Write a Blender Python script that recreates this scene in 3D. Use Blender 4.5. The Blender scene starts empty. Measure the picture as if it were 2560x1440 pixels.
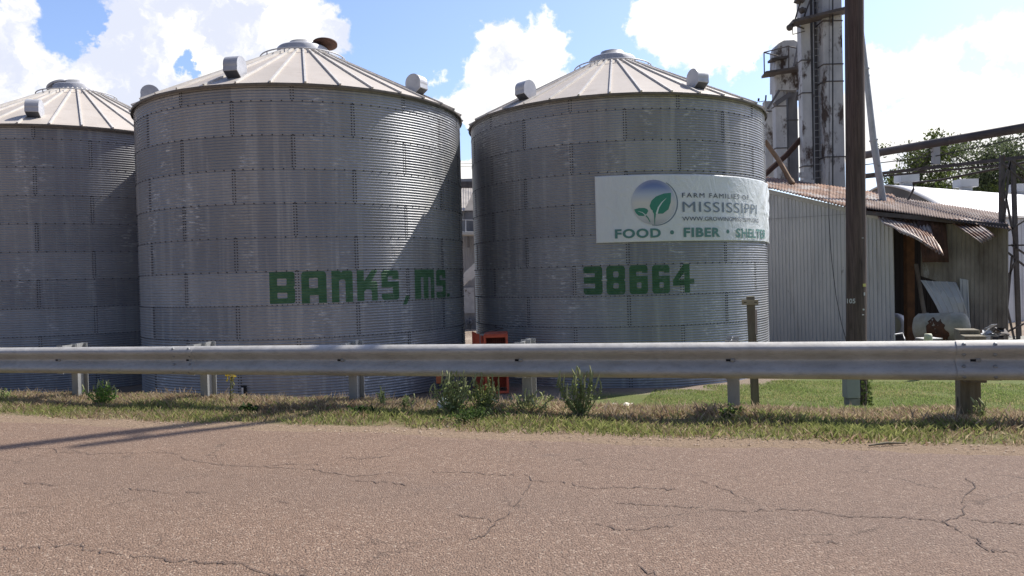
import bpy, bmesh, math, random
import numpy as np
from mathutils import Matrix, Vector
rnd = random.Random(7); npr = np.random.default_rng(7)
R = math.radians
scene = bpy.context.scene; COL = scene.collection
# ------------------------------------------------------------------ camera
F = 1920.36; PITCH = R(.72574); ROLL = R(-1.47631); CZ = 1.25
cd = bpy.data.cameras.new('camera'); cam = bpy.data.objects.new('camera', cd); COL.objects.link(cam)
cd.sensor_width = 36; cd.lens = 36*F/2560; cd.clip_end = 3000; cd.clip_start = .05
CM = Matrix.Rotation(math.pi/2-PITCH, 4, 'X') @ Matrix.Rotation(ROLL, 4, 'Z')
cam.matrix_world = Matrix.Translation((0, 0, CZ)) @ CM
scene.camera = cam
CR = np.array(CM.to_3x3())
def ray(px, py):
    v = CR @ np.array([(px-1280)/F, -(py-720)/F, -1.0]); return v/v[1]
def W(px, py, d):                                # a point of the photo at depth d (metres ahead)
    v = ray(px, py)*d; return Vector((v[0], v[1], v[2]+CZ))
def proj(P):
    v = CR.T @ (np.array(P)-np.array([0, 0, CZ])); return 1280-F*v[0]/v[2], 720+F*v[1]/v[2]
# ------------------------------------------------------------------ light
SUN_H, SUN_E = 57.5, 51
vs = scene.view_settings; vs.view_transform = 'Standard'; vs.look = 'None'; vs.gamma = 1; vs.use_curve_mapping = False
vs.exposure = 0.30
sd = bpy.data.lights.new('sun', 'SUN'); so = bpy.data.objects.new('sun', sd); COL.objects.link(so)
sd.energy = 5.0; sd.angle = R(.53); sd.color = (1, .95, .87)
sdir = Vector((math.sin(R(SUN_H))*math.cos(R(SUN_E)), math.cos(R(SUN_H))*math.cos(R(SUN_E)), math.sin(R(SUN_E))))
so.rotation_euler = sdir.to_track_quat('Z', 'Y').to_euler(); so.location = (20, 20, 40)
world = bpy.data.worlds.new('World'); scene.world = world; world.use_nodes = True

class NT:                                        # small helper for node trees
    def __init__(s, tree): s.t = tree; s.n = tree.nodes; s.l = tree.links; s.n.clear()
    def new(s, typ, **kw):
        o = s.n.new(typ)
        for k, v in kw.items(): setattr(o, k, v)
        return o
    def put(s, sock, val):
        if val is None: return
        if hasattr(val, 'is_linked') or isinstance(val, bpy.types.NodeSocket): s.l.new(val, sock)
        else:
            if sock.type in ('RGBA',) and len(val) == 3: val = (*val, 1)
            sock.default_value = val
    def m(s, op, a, b=0., c=None, clamp=False):
        o = s.new('ShaderNodeMath', operation=op, use_clamp=clamp); s.put(o.inputs[0], a); s.put(o.inputs[1], b)
        if c is not None: s.put(o.inputs[2], c)
        return o.outputs[0]
    def vm(s, op, a, b=(0, 0, 0), out=0):
        o = s.new('ShaderNodeVectorMath', operation=op); s.put(o.inputs[0], a); s.put(o.inputs[1], b); return o.outputs[out]
    def comb(s, x, y, z=0.):
        o = s.new('ShaderNodeCombineXYZ'); s.put(o.inputs[0], x); s.put(o.inputs[1], y); s.put(o.inputs[2], z); return o.outputs[0]
    def sep(s, v): o = s.new('ShaderNodeSeparateXYZ'); s.put(o.inputs[0], v); return o.outputs
    def mix(s, f, a, b, blend='MIX'):
        o = s.new('ShaderNodeMix', data_type='RGBA', blend_type=blend); s.put(o.inputs[0], f); s.put(o.inputs[6], a); s.put(o.inputs[7], b); return o.outputs[2]
    def noise(s, v, sc=5., det=4., ro=.6, out=0, dist=0.):
        o = s.new('ShaderNodeTexNoise'); s.put(o.inputs['Vector'], v); o.inputs['Scale'].default_value = sc
        o.inputs['Detail'].default_value = det; o.inputs['Roughness'].default_value = ro; o.inputs['Distortion'].default_value = dist; return o.outputs[out]
    def voro(s, v, sc=5., feat='F1', out='Distance', rand=1.):
        o = s.new('ShaderNodeTexVoronoi', feature=feat); s.put(o.inputs['Vector'], v); o.inputs['Scale'].default_value = sc
        o.inputs['Randomness'].default_value = rand; return o.outputs[out]
    def ramp(s, f, *stops, interp='LINEAR'):
        o = s.new('ShaderNodeValToRGB'); s.put(o.inputs[0], f); e = o.color_ramp; e.interpolation = interp
        while len(e.elements) < len(stops): e.elements.new(.5)
        for el, (p, c) in zip(e.elements, stops):
            el.position = p; el.color = (c, c, c, 1) if isinstance(c, (int, float)) else (*c, 1)
        return o.outputs[0]
    def rng(s, v, a, b, c=0., d=1., smooth=False):
        o = s.new('ShaderNodeMapRange', interpolation_type='SMOOTHSTEP' if smooth else 'LINEAR')
        for i, x in enumerate((v, a, b, c, d)): s.put(o.inputs[i], x)
        return o.outputs[0]

# sky: Nishita with cumulus clouds set by their direction (azimuth, elevation)
t = NT(world.node_tree)
out = t.new('ShaderNodeOutputWorld'); bg = t.new('ShaderNodeBackground')
sky = t.new('ShaderNodeTexSky', sky_type='NISHITA', sun_disc=False); sky.sun_elevation = R(SUN_E); sky.sun_rotation = R(SUN_H)
sky.air_density = 1.0; sky.dust_density = 1.6; sky.ozone_density = 1.0; sky.altitude = 50
SKY = .135
gen = t.new('ShaderNodeTexCoord').outputs['Generated']
sx = t.sep(t.vm('NORMALIZE', gen))
az = t.m('ARCTAN2', sx[0], sx[1]); el = t.m('ARCSINE', sx[2])
ang = t.comb(t.m('MULTIPLY', az, 10), t.m('MULTIPLY', el, 10), 0)
w1 = t.noise(ang, 1.6, 5, .62, 1)
w1 = t.vm('MULTIPLY', t.vm('SUBTRACT', w1, (.5, .5, .5)), (.85, .75, 0))
w2 = t.vm('MULTIPLY', t.vm('SUBTRACT', t.noise(ang, 7., 4, .6, 1), (.5, .5, .5)), (.22, .22, 0))
angw = t.vm('ADD', t.vm('ADD', ang, w1), w2)
BL = [(330,110,115),(450,60,140),(560,90,150),(680,50,120),(790,80,80),(850,100,38),(420,245,105),(300,255,70),(560,170,95),(260,180,70),(640,130,90),
      (60,150,70),(100,190,80),(10,100,60),(40,20,60),(170,240,80),(20,330,90),(-60,180,120),(120,330,60),
      (1270,150,95),(1345,125,80),(1235,90,42),(1330,190,95),(1190,165,45),(1395,150,38),(1180,270,70),(1130,260,30),(1250,240,80),(1140,275,45),(1097,187,13),(1165,430,60),
      (1640,40,70),(1720,60,105),(1800,40,130),(1900,50,120),(1850,140,55),(1760,150,42),(1950,10,120),(2020,60,80),
      (2250,235,105),(2350,290,175),(2500,260,180),(2610,190,120),(2185,160,45),(2200,300,110),(2420,350,160),(1940,240,32),(2560,330,160),(2040,350,90)]
fld = None
for (bx, by, br) in BL:
    v = ray(bx, by); v = v/np.linalg.norm(v)
    c = (10*math.atan2(v[0], v[1]), 10*math.asin(v[2]), 0); r = 10*br/F
    f = t.m('MULTIPLY_ADD', t.vm('DISTANCE', angw, c, 1), -1/r, 1.)
    f = t.m('MULTIPLY', f, min(1., r/.5)) if r < .5 else f
    fld = f if fld is None else t.m('SMOOTH_MAX', fld, f, .12)
hol = None                                       # gaps where blue shows through
for (bx, by, br) in [(2450,168,50),(2530,172,55),(2225,262,60),(490,165,45),(735,150,40),(1950,160,60),(200,60,60),(1180,345,60)]:
    v = ray(bx, by); v = v/np.linalg.norm(v); c = (10*math.atan2(v[0], v[1]), 10*math.asin(v[2]), 0); r = 10*br/F
    f = t.m('MULTIPLY_ADD', t.vm('DISTANCE', angw, c, 1), -1/r, 1.); hol = f if hol is None else t.m('MAXIMUM', hol, f)
fld = t.m('SUBTRACT', fld, t.m('MULTIPLY', t.m('MAXIMUM', hol, 0.), .75))
# loose clouds over the rest of the sky (behind the camera and to the sides)
oth = t.m('MULTIPLY', t.m('SUBTRACT', t.noise(t.vm('MULTIPLY', ang, (1, 1.6, 1)), .22, 6, .58), .68), 3.)
oth = t.m('ADD', oth, t.rng(t.m('ABSOLUTE', az), .75, 1.0, -3., 0.))
fld = t.m('MAXIMUM', fld, oth)
edge = t.m('ADD', fld, t.m('MULTIPLY', t.m('SUBTRACT', t.noise(ang, 9., 5, .65), .5), .35))
mask = t.rng(edge, -.02, .22, 0, 1, True)
shade = t.m('MULTIPLY', t.noise(t.vm('ADD', angw, (3.3, .25, 0)), 1.1, 5, .6), t.rng(az, -.35, .15, 1., .72))
ccol = t.mix(t.rng(shade, .38, .56, 0, 1, True), (1.10, 1.08, 1.04), (.73, .77, .90))
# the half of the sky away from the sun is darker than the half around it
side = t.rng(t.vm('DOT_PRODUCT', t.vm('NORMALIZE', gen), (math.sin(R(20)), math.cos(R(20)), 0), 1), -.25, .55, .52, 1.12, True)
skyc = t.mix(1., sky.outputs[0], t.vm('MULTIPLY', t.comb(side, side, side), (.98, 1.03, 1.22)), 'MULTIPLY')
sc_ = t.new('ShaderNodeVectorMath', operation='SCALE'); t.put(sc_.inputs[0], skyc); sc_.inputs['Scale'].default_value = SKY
cl_ = t.new('ShaderNodeVectorMath', operation='SCALE'); t.put(cl_.inputs[0], ccol); cl_.inputs['Scale'].default_value = .90
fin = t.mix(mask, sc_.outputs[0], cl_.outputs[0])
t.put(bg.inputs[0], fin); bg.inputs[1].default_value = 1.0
t.l.new(bg.outputs[0], out.inputs[0])
world.cycles.sampling_method = 'MANUAL'; world.cycles.sample_map_resolution = 512

# ------------------------------------------------------------------ materials
MATS = {}
def mat(name, base=(.5, .5, .5), rough=.6, metal=0., spec=.5, fn=None):
    if name in MATS: return MATS[name]
    m = bpy.data.materials.new(name); m.use_nodes = True; t = NT(m.node_tree)
    o = t.new('ShaderNodeOutputMaterial'); b = t.new('ShaderNodeBsdfPrincipled'); t.l.new(b.outputs[0], o.inputs[0])
    t.put(b.inputs['Base Color'], base); b.inputs['Roughness'].default_value = rough; b.inputs['Metallic'].default_value = metal
    b.inputs['Specular IOR Level'].default_value = spec
    if fn: fn(t, b)
    MATS[name] = m; return m
def bump(t, b, h, dist=.01, strength=1.):
    o = t.new('ShaderNodeBump'); t.put(o.inputs['Height'], h); o.inputs['Distance'].default_value = dist; o.inputs['Strength'].default_value = strength
    t.l.new(o.outputs[0], b.inputs['Normal'])
def objpos(t, rand=True):
    p = t.new('ShaderNodeTexCoord').outputs['Object']
    if rand:
        r = t.new('ShaderNodeObjectInfo').outputs['Random']; p = t.vm('ADD', p, t.comb(t.m('MULTIPLY', r, 37.), t.m('MULTIPLY', r, 19.), 0))
    return p
def wpos(t): return t.new('ShaderNodeNewGeometry').outputs['Position']
def mottled(name, c1, c2, sc=3., rough=.6, metal=0., stretch=(1, 1, 1), c3=None, lo=.35, hi=.65, bmp=0., spec=.4, thr3=(.6, .68), rv=.0):
    def fn(t, b):
        p = t.vm('MULTIPLY', objpos(t), stretch)
        n = t.noise(p, sc, 6, .65)
        c = t.mix(t.rng(n, lo, hi), c1, c2)
        if c3: c = t.mix(t.rng(t.noise(t.vm('ADD', p, (9, 4, 2)), sc*.8, 7, .7), *thr3), c, c3)
        t.put(b.inputs['Base Color'], c)
        if rv: t.put(b.inputs['Roughness'], t.rng(n, .3, .7, rough-rv, rough+rv))
        if bmp: bump(t, b, t.noise(p, sc*4, 4, .6), bmp)
    return mat(name, c1, rough, metal, spec, fn)

def f_bin(t, b):
    uv = t.new('ShaderNodeUVMap').outputs[0]; s = t.sep(uv)
    row = t.m('FLOOR', s[1]); stag = t.m('MULTIPLY', t.m('MODULO', row, 2.), .5)
    cell = t.comb(t.m('FLOOR', t.m('ADD', s[0], stag)), row, t.m('MULTIPLY', t.new('ShaderNodeObjectInfo').outputs['Random'], 50.))
    wn = t.new('ShaderNodeTexWhiteNoise', noise_dimensions='3D'); t.put(wn.inputs[0], cell)
    p = objpos(t)
    big = t.noise(t.vm('MULTIPLY', p, (1, 1, .45)), .7, 4, .6)
    c = t.mix(t.rng(big, .3, .7), (.275, .281, .295), (.375, .377, .38))
    blt = t.rng(t.noise(t.vm('ADD', t.vm('MULTIPLY', p, (1, 1, .8)), (5, 2, 7)), .42, 5, .6), .42, .62); c = t.mix(t.m('MULTIPLY', blt, .5), c, (.235, .25, .285))
    c = t.mix(t.m('MULTIPLY', t.m('SUBTRACT', wn.outputs[0], .5), .22), c, (1, 1, 1))
    c = t.mix(t.m('MULTIPLY', t.rng(wn.outputs[0], 0, .5, 1, 0), .26), c, (.18, .19, .205))
    # drips of pale oxide and darker runs
    run = t.noise(t.vm('MULTIPLY', p, (3.2, 3.2, .16)), 1.5, 5, .65)
    c = t.mix(t.m('MULTIPLY', t.rng(run, .52, .68), .55), c, (.50, .495, .485))
    run2 = t.noise(t.vm('ADD', t.vm('MULTIPLY', p, (2.2, 2.2, .12)), (7, 1, 3)), 1.3, 5, .6)
    c = t.mix(t.m('MULTIPLY', t.rng(run2, .52, .75), .45), c, (.22, .222, .23))
    sp = t.m('MULTIPLY', t.rng(t.noise(t.vm('MULTIPLY', p, (1, 1, .5)), .9, 3, .5), .50, .64), t.rng(t.noise(t.vm('MULTIPLY', p, (2.5, 2.5, 9)), 1.8, 6, .75), .53, .64))
    c = t.mix(t.m('MULTIPLY', sp, .95), c, (.72, .72, .71))
    warm = t.rng(t.noise(t.vm('ADD', p, (3, 8, 1)), .8, 4, .6), .5, .75)
    c = t.mix(t.m('MULTIPLY', warm, .22), c, (.34, .29, .24))
    t.put(b.inputs['Base Color'], c)
    t.put(b.inputs['Roughness'], t.rng(big, .3, .7, .41, .52))
M_bin = mat('galvanized_corrugated', (.3, .3, .3), .5, .29, .5, f_bin)
M_bolt = mat('bolt_dark', (.035, .034, .036), .7)
def f_roof(t, b):
    p = objpos(t); n = t.noise(p, .9, 6, .65)
    c = t.mix(t.rng(n, .3, .7), (.48, .43, .372), (.55, .495, .435))
    c = t.mix(t.m('MULTIPLY', t.rng(t.noise(p, 3.1, 6, .7), .58, .72), .35), c, (.40, .33, .27))
    q = t.sep(t.new('ShaderNodeTexCoord').outputs['Object']); w = t.new('ShaderNodeTexWhiteNoise', noise_dimensions='1D')
    t.put(w.inputs[1], t.m('FLOOR', t.m('MULTIPLY', t.m('ARCTAN2', q[1], q[0]), 36/(2*math.pi)))); c = t.mix(t.m('MULTIPLY', w.outputs[0], .22), c, (.36, .325, .285))
    rs_ = t.noise(t.vm('MULTIPLY', p, (1, 1, 5)), 1.6, 6, .7); c = t.mix(t.m('MULTIPLY', t.rng(rs_, .54, .7), .4), c, (.35, .29, .235))
    t.put(b.inputs['Base Color'], c)
M_roof = mat('roof_galvanized', (.5, .48, .45), .62, .0, .35, f_roof)
M_rib = mottled('roof_rib', (.52, .50, .46), (.64, .61, .57), 3, .55, .1)
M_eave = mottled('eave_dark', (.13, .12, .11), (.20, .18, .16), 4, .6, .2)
M_vent = mottled('vent_galvanized', (.44, .445, .465), (.56, .565, .58), 2.5, .5, .25)
M_rustdark = mottled('dark_rust', (.06, .035, .028), (.12, .06, .045), 6, .85)
M_green = mottled('green_paint', (.040, .118, .055), (.078, .172, .086), 5, .6, c3=(.16, .20, .17), thr3=(.57, .70))
def f_rail(t, b):
    p = objpos(t, False); n = t.noise(p, 2.5, 6, .65)
    c = t.mix(t.rng(n, .35, .65), (.47, .45, .41), (.57, .55, .51))
    z = t.sep(p)[2]
    dirt = t.rng(t.noise(t.vm('MULTIPLY', p, (9, 9, 26)), 1.2, 6, .75), .48, .62)
    c = t.mix(t.m('MULTIPLY', dirt, .28), c, (.24, .22, .18))
    sc = t.rng(t.noise(t.vm('MULTIPLY', p, (1.4, 1.4, 16)), 2., 5, .7), .55, .7)
    c = t.mix(t.m('MULTIPLY', sc, .3), c, (.33, .34, .36))
    t.put(b.inputs['Base Color'], c); rs_ = t.rng(t.noise(t.vm('MULTIPLY', p, (5, 5, 2.2)), 1.5, 6, .75), .66, .72); c = t.mix(t.m('MULTIPLY', rs_, .55), c, (.20, .11, .06)); t.put(b.inputs['Base Color'], c)
    t.put(b.inputs['Roughness'], t.rng(n, .3, .7, .55, .7))
    bump(t, b, t.m('ADD', t.noise(p, 1.3, 3, .5), t.m('MULTIPLY', t.noise(p, 6., 3, .5), .25)), .02)
M_rail = mat('rail_galvanized', (.45, .45, .44), .5, .15, .5, f_rail)
M_post = mottled('post_galvanized', (.27, .27, .26), (.36, .36, .345), 4, .55, .3, (1, 1, .4))
M_dark = mat('shadow_black', (.012, .012, .012), .9)
def f_timber(t, b):
    p = t.vm('MULTIPLY', objpos(t), (14, 14, 1.1)); n = t.noise(p, 1.2, 7, .7, dist=1.2)
    c = t.mix(t.rng(n, .3, .7), (.11, .085, .055), (.24, .20, .14))
    c = t.mix(t.m('MULTIPLY', t.rng(t.noise(objpos(t), 2.2, 4, .6), .45, .65), .4), c, (.20, .21, .15))
    t.put(b.inputs['Base Color'], c); bump(t, b, n, .006)
M_timber = mat('weathered_timber', (.2, .17, .12), .85, 0, .3, f_timber)
def f_pole(t, b):
    p = objpos(t, False); q = t.vm('MULTIPLY', p, (22, 22, .9)); n = t.noise(q, 1.3, 8, .72, dist=.6)
    c = t.mix(t.rng(n, .3, .7), (.038, .027, .026), (.19, .135, .118))
    c = t.mix(t.rng(t.noise(t.vm('MULTIPLY', p, (6, 6, 1.2)), 1.1, 4, .6), .62, .74), c, (.017, .012, .01))
    c = t.mix(t.m('MULTIPLY', t.rng(t.noise(p, .5, 4, .6), .45, .65), .4), c, (.10, .075, .055))
    t.put(b.inputs['Base Color'], c); bump(t, b, n, .012)
M_pole = mat('creosote_pole', (.05, .035, .025), .8, 0, .35, f_pole)
M_white = mottled('white_paint', (.60, .60, .58), (.74, .74, .72), 5, .6)
M_yellow = mat('yellow_tag', (.62, .58, .16), .5)
M_conc = mottled('concrete', (.22, .215, .19), (.34, .33, .29), 6, .9, c3=(.13, .12, .1))
M_box = mottled('grey_cabinet', (.30, .31, .30), (.37, .38, .365), 2, .5)
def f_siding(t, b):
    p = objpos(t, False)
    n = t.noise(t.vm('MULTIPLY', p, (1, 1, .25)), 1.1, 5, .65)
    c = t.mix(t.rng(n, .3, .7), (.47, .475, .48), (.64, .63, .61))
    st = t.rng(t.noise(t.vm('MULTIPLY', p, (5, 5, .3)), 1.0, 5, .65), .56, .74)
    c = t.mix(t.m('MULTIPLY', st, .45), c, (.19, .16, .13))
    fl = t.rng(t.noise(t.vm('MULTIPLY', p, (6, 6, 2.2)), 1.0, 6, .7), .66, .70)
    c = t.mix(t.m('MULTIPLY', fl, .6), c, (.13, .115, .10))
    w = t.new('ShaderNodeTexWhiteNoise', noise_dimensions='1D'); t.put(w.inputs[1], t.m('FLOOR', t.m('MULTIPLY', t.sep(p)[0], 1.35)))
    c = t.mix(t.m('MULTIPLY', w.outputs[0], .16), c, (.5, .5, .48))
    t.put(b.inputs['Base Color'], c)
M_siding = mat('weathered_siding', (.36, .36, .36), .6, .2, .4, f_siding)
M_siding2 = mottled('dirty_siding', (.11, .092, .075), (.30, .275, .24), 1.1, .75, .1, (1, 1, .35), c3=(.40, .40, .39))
M_fascia = mottled('fascia', (.45, .44, .40), (.56, .55, .51), 2, .6)
def f_rusty(t, b):
    p = objpos(t, False); n = t.noise(t.vm('MULTIPLY', p, (3.2, .5, .5)), 1.3, 7, .75)
    c = t.ramp(n, (.34, (.055, .038, .032)), (.46, (.16, .09, .06)), (.56, (.25, .15, .10)), (.70, (.36, .28, .23)))
    c = t.mix(t.rng(t.noise(p, .8, 6, .75), .53, .60), c, (.33, .315, .30))
    t.put(b.inputs['Base Color'], c)
M_rusty = mat('rusty_sheet', (.25, .14, .1), .8, .1, .3, f_rusty)
M_rustgal = mottled('rusting_galvanized', (.40, .34, .29), (.52, .48, .44), 2, .55, .3, c3=(.22, .115, .07), thr3=(.42, .56))
M_rustpanel = mottled('rust_panel', (.05, .028, .02), (.10, .05, .036), 3, .9, c3=(.16, .085, .06))
M_legpaint = mottled('peeling_leg', (.44, .445, .45), (.60, .60, .59), 1.4, .65, .1, (1, 1, .5), c3=(.085, .06, .048), thr3=(.52, .60))
M_legdark = mottled('dark_leg', (.10, .10, .11), (.20, .20, .21), 1.2, .7, .1, (1, 1, .4), c3=(.06, .045, .04))
M_steel = mottled('dark_steel', (.075, .066, .064), (.13, .115, .11), 3, .7, .2, c3=(.11, .06, .045))
M_rustpipe = mottled('rust_pipe', (.20, .12, .07), (.33, .23, .15), 2, .75, c3=(.09, .05, .035))
M_pipe = mottled('grey_pipe', (.36, .37, .39), (.50, .51, .52), 2, .5, .2, c3=(.17, .145, .13), thr3=(.6, .66))
M_conv = mottled('conveyor_rust', (.075, .066, .070), (.125, .108, .108), 1.2, .7, .1, c3=(.21, .18, .17))
M_whiteroof = mottled('white_barn_roof', (.72, .71, .68), (.82, .81, .79), .5, .55, .0, c3=(.50, .45, .38), thr3=(.66, .74))
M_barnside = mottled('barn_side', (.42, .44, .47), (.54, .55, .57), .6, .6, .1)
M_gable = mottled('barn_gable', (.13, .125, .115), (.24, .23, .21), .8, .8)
M_red = mottled('red_paint', (.52, .085, .040), (.64, .13, .065), 3, .6, c3=(.30, .07, .045))
M_orange = mat('orange_paint', (.48, .14, .05), .6)
M_tank = mottled('dirty_white_tank', (.25, .24, .19), (.40, .385, .32), 2.2, .7, c3=(.17, .15, .11))
M_tankrust = mottled('tank_rust', (.055, .03, .02), (.12, .055, .032), 6, .9)
M_plast = mat('cream_plastic', (.60, .60, .44), .5)
M_bag = mat('white_plastic', (.78, .78, .77), .5)
M_card = mat('card', (.62, .57, .47), .8)
M_wire = mat('black_wire', (.02, .02, .022), .6)
M_bgwall = mottled('mill_wall', (.27, .275, .285), (.36, .36, .37), .8, .6, .2, (1, 1, .4))
M_bgroof = mottled('mill_roof', (.34, .31, .28), (.46, .42, .38), 1.2, .6, .1, c3=(.30, .22, .17))
M_bglight = mottled('auger_steel', (.50, .50, .50), (.62, .62, .61), 2, .45, .4)
def f_banner(t, b):
    p = objpos(t, False); n = t.noise(t.vm('MULTIPLY', p, (1, 1, .4)), 1.6, 4, .6)
    t.put(b.inputs['Base Color'], t.mix(t.rng(n, .35, .7), (.70, .735, .74), (.78, .80, .80)))
    bump(t, b, t.noise(p, 2.2, 3, .5, dist=1.5), .03)
M_banner = mat('banner_vinyl', (.75, .78, .77), .45, 0, .5, f_banner)
M_txtdark = mat('print_dark', (.055, .075, .10), .5); M_txtgrey = mat('print_grey', (.18, .23, .28), .5)
M_txtgreen = mat('print_green', (.10, .24, .21), .5); M_leafprint = mat('print_leaf', (.045, .25, .17), .5)
M_leafpale = mat('print_pale', (.70, .78, .75), .5)
def f_logo(t, b):
    uv = t.sep(t.new('ShaderNodeUVMap').outputs[0])
    g = t.ramp(uv[1], (0., (.40, .39, .38)), (.14, (.60, .60, .58)), (.5, (.70, .68, .62)), (.68, (.50, .56, .66)), (.84, (.20, .27, .50)), (1., (.10, .15, .38)))
    rr = t.m('POWER', t.m('ADD', t.m('POWER', t.m('SUBTRACT', uv[0], .5), 2.), t.m('POWER', t.m('SUBTRACT', uv[1], .5), 2.)), .5)
    t.put(b.inputs['Base Color'], t.mix(t.rng(rr, .40, .5), g, t.mix(.45, g, (.55, .57, .62))))
M_logo = mat('print_globe', (.5, .5, .6), .5, 0, .5, f_logo)
def f_attr(t, b):
    a = t.new('ShaderNodeAttribute', attribute_name='Col').outputs[0]
    t.put(b.inputs['Base Color'], a)
    tr = t.new('ShaderNodeBsdfTranslucent'); t.put(tr.inputs[0], a); mx = t.new('ShaderNodeMixShader'); mx.inputs[0].default_value = .5
    o = [n for n in t.n if n.type == 'OUTPUT_MATERIAL'][0]
    t.l.new(b.outputs[0], mx.inputs[1]); t.l.new(tr.outputs[0], mx.inputs[2]); t.l.new(mx.outputs[0], o.inputs[0])
M_leaf = mat('leaf_colour', (.1, .2, .05), .6, 0, .3, f_attr)
M_bark = mottled('bark', (.07, .055, .042), (.13, .105, .08), 5, .9)
M_stem = mottled('weed_stem', (.16, .20, .07), (.26, .25, .12), 9, .7)

# ------------------------------------------------------------------ mesh helpers
def tag(o, label=None, cat=None, group=None, kind=None):
    if label: o['label'] = label
    if cat: o['category'] = cat
    if group: o['group'] = group
    if kind: o['kind'] = kind
    return o
ORG = {}
def thing(name, loc, label, cat, group=None):
    o = bpy.data.objects.new(name, None); COL.objects.link(o); o.location = loc; o.empty_display_size = .2
    ORG[o] = Vector(loc); return tag(o, label, cat, group)
def link(name, me, mats, parent=None):
    o = bpy.data.objects.new(name, me); COL.objects.link(o)
    for m in (mats if isinstance(mats, (list, tuple)) else [mats]): me.materials.append(m)
    if parent: o.parent = parent
    return o
def mesh_np(name, V, Fq, smooth=False):            # fast mesh from numpy arrays (all quads or all tris)
    me = bpy.data.meshes.new(name); V = np.asarray(V, np.float32); Fq = np.asarray(Fq, np.int32); k = Fq.shape[1]
    me.vertices.add(len(V)); me.vertices.foreach_set('co', V.ravel())
    me.loops.add(Fq.size); me.loops.foreach_set('vertex_index', Fq.ravel())
    me.polygons.add(len(Fq)); me.polygons.foreach_set('loop_start', np.arange(0, Fq.size, k, dtype=np.int32))
    me.polygons.foreach_set('use_smooth', np.full(len(Fq), smooth)); me.update(calc_edges=True); return me
def frame(d, up=Vector((0, 0, 1))):
    d = Vector(d).normalized(); a = up.cross(d)
    if a.length < 1e-4: a = Vector((1, 0, 0)).cross(d)
    a.normalize(); return a, d.cross(a)
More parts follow.
